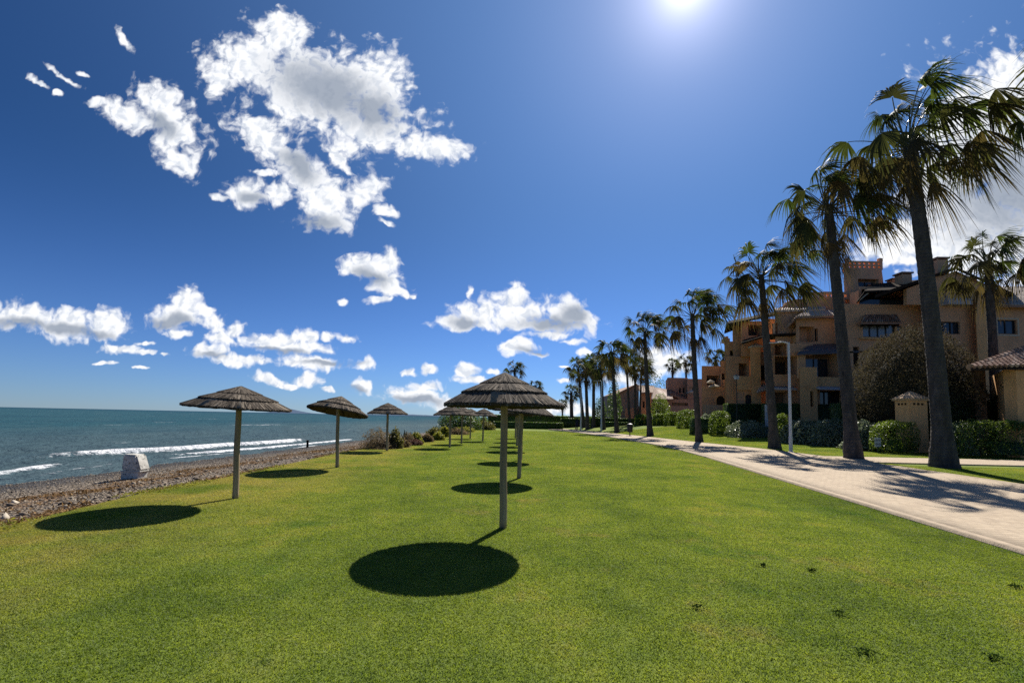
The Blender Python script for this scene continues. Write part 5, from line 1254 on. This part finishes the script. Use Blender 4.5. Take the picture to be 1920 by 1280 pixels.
wall(B, 1352, 1366, 677, 800, 58.850, 6., M_OCHRE, [(1353.5,1361,700,712,.5,'door')], to_ground=True)
wall(B, 1316, 1384, 725, 800, 57.200, 3., M_RED, to_ground=True)
wall(B, 1356, 1384, 712, 726, 57.200, 2., M_OCHRE, name='parapet'); arch(1343, 1359, 742, 764, 57.200, M_WOODDK)
cap(B, 1327, 1338, 711, 718, 57.090, M_CREAM); cap(B, 1331, 1346, 719, 726, 56.870, M_CREAM)
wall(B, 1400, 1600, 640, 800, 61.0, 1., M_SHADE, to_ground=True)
wall(B, 1436, 1500, 598, 668, 54.0, 1., M_OCHRE)
# low garden wall under the left wing
wall(B, 1318, 1386, 759, 800, 55.000, .4, M_PINK, name='garden_wall', to_ground=True)

# ------------------------------------------------------------------ gatehouse, gate pillar and far houses
Gh = empty('gatehouse', (0, 0, 0), 'ochre gatehouse with a low tiled roof at the right edge', 'gatehouse')
e0, e1 = px3(1820, 690, 26.5), px3(2020, 683, 26.5)
slab_roof(Gh, [e0, e1, px3(2020, 650, 29.5), px3(1935, 650, 29.5)], .16, M_WOODDK, 'roof', 20, M_TILE)
slab_roof(Gh, [px3(1820, 690, 32.5), e0, px3(1935, 650, 29.5), px3(1935, 650, 29.6)], .16, M_WOODDK, 'roof', 14, M_TILE)
wall(Gh, 1886, 2010, 694, 850, 28.0, 4., M_OCHRE2, [(1884,1887.5,720,723,.2,'door')], to_ground=True)
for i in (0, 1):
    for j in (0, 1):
        X0, X1, Z0, Z1 = rect(1889 + i*7, 1893 + i*7, 721 + j*6, 725 + j*6, 28.0); m = MB(); m.box(X0, X1, 27.985, 28.1, Z0, Z1); m.build('vent_hole_shade', M_WOODDK, Gh)  # dark blocks on the wall stand in for the shade inside holes
X0, X1, Z0, Z1 = rect(1909, 1930, 695, 860, 26.8); m = MB(); m.box(X0, X1, 26.8, 27.5, BASE - .3, Z1); m.build('pillar', M_OCHRE2, Gh)
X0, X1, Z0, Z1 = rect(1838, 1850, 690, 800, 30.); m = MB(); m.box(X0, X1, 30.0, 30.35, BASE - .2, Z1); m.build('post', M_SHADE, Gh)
c = px3(1905, 724, 27.2); m = MB(); m.box(c[0]-.09, c[0]+.09, c[1]-.09, c[1]+.09, c[2]-.16, c[2]+.1); m.add([(c[0]-.13, c[1]-.13, c[2]+.102), (c[0]+.13, c[1]-.13, c[2]+.102), (c[0]+.13, c[1]+.13, c[2]+.102), (c[0]-.13, c[1]+.13, c[2]+.102), (c[0], c[1], c[2]+.25)], [(0,1,4),(1,2,4),(2,3,4),(3,0,4)]); m.box(c[0]-.02, c[0]+.02, c[1]+.09, 28.0, c[2]-.02, c[2]+.02); m.build('wall_lamp', M_STEELD, Gh)

Gt = empty('gate_pillar', (0, 0, 0), 'square ochre gate pillar with a pyramid cap behind the clipped bush', 'pillar')
X0, X1, Z0, Z1 = rect(1706, 1740, 750, 800, 30.0); w = X1 - X0
m = MB(); m.box(X0, X1, 30.0, 30.0 + w, -.1, Z1 - .02); m.build('shaft', M_OCHRE2, Gt, bevel=.02)
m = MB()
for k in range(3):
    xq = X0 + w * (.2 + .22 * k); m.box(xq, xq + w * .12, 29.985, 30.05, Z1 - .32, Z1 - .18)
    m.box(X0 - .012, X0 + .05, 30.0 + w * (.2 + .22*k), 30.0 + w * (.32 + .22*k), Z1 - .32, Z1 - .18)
m.build('band_hole_shade', M_WOODDK, Gt)  # solid dark blocks imitate the shaded openings of the pillar
ztop = at(1723, 733, 30.0 + w / 2)[2]
m = MB(); m.box(X0 - .1, X1 + .1, 29.9, 30.1 + w, Z1 - .018, Z1 + .1); m.add([(X0-.17, 29.83, Z1+.102), (X1+.17, 29.83, Z1+.102), (X1+.17, 30.17+w, Z1+.102), (X0-.17, 30.17+w, Z1+.102), ((X0+X1)/2, 30.0+w/2, ztop)], [(0,3,2,1),(0,1,4),(1,2,4),(2,3,4),(3,0,4)]); m.build('cap', m_plain('sandstone_cap', (.55, .37, .22), .85, .2, .2, 6.), Gt)

H1 = empty('gabled_house', (0, 0, 0), 'far dusty-pink house with a broad gable, behind slim palm trunks', 'house')
Y = 95.0
m = MB(); m.prism([px3(1155, 790, Y), px3(1198, 790, Y), px3(1198, 722, Y), px3(1194, 720, Y), px3(1157, 737, Y)], (0, 14, 0)); m.build('wall', M_PINK, H1)
slab_roof(H1, [px3(1153, 739, Y - .6), px3(1153, 739, Y + 14), px3(1195, 718.5, Y + 14), px3(1195, 718.5, Y - .6)], .3, M_TILE, 'roof')
slab_roof(H1, [px3(1200, 735, Y - 2.5), px3(1230, 736, Y - 2.5), px3(1226, 723, Y + 4), px3(1196, 722, Y + 4)], .3, M_TILE, 'roof', 24, M_TILE)
wall(H1, 1200, 1222, 735, 790, Y - 1.8, 8., M_RED, [(1205,1209,752,764,.3,'win')], to_ground=True)
m = MB(); X0, X1, Z0, Z1 = rect(1170, 1192, 765, 790, Y); m.box(X0, X1, Y - 1., Y - .01, BASE, Z1); m.build('porch', M_RED, H1)
H2 = empty('red_house', (0, 0, 0), 'far terracotta house with a flat roof and a sloping tiled wing', 'house')
Y = 88.0
wall(H2, 1252, 1290, 708, 790, Y + 3, 8., M_FARRED, [(1273,1277,727,736,.3,'win'), (1280,1284,727,736,.3,'win')], to_ground=True)
wall(H2, 1289, 1318, 710, 790, Y + 1, 8., M_FARRED, [(1293,1301,726,735,.4,'winpale')], to_ground=True)
slab_roof(H2, [px3(1222, 748, Y - 2), px3(1262, 748, Y - 2), px3(1258, 731, Y + 3), px3(1226, 726, Y + 3)], .3, M_TILE, 'roof', 22, M_TILE)
slab_roof(H2, [px3(1256, 737, Y), px3(1292, 752, Y), px3(1292, 745, Y + 3), px3(1256, 730, Y + 3)], .3, M_TILE, 'roof', 12, M_TILE)
wall(H2, 1222, 1316, 748, 795, Y - 1, 4., M_FARRED, [(1260,1290,755,760,.6,'room')], to_ground=True)
cap(H2, 1290, 1304, 731, 737, Y - .5, M_CREAM, 'balcony_cap')
wall(H2, 1250, 1316, 762, 795, Y - 3, .5, M_PINK, name='garden_wall', to_ground=True)
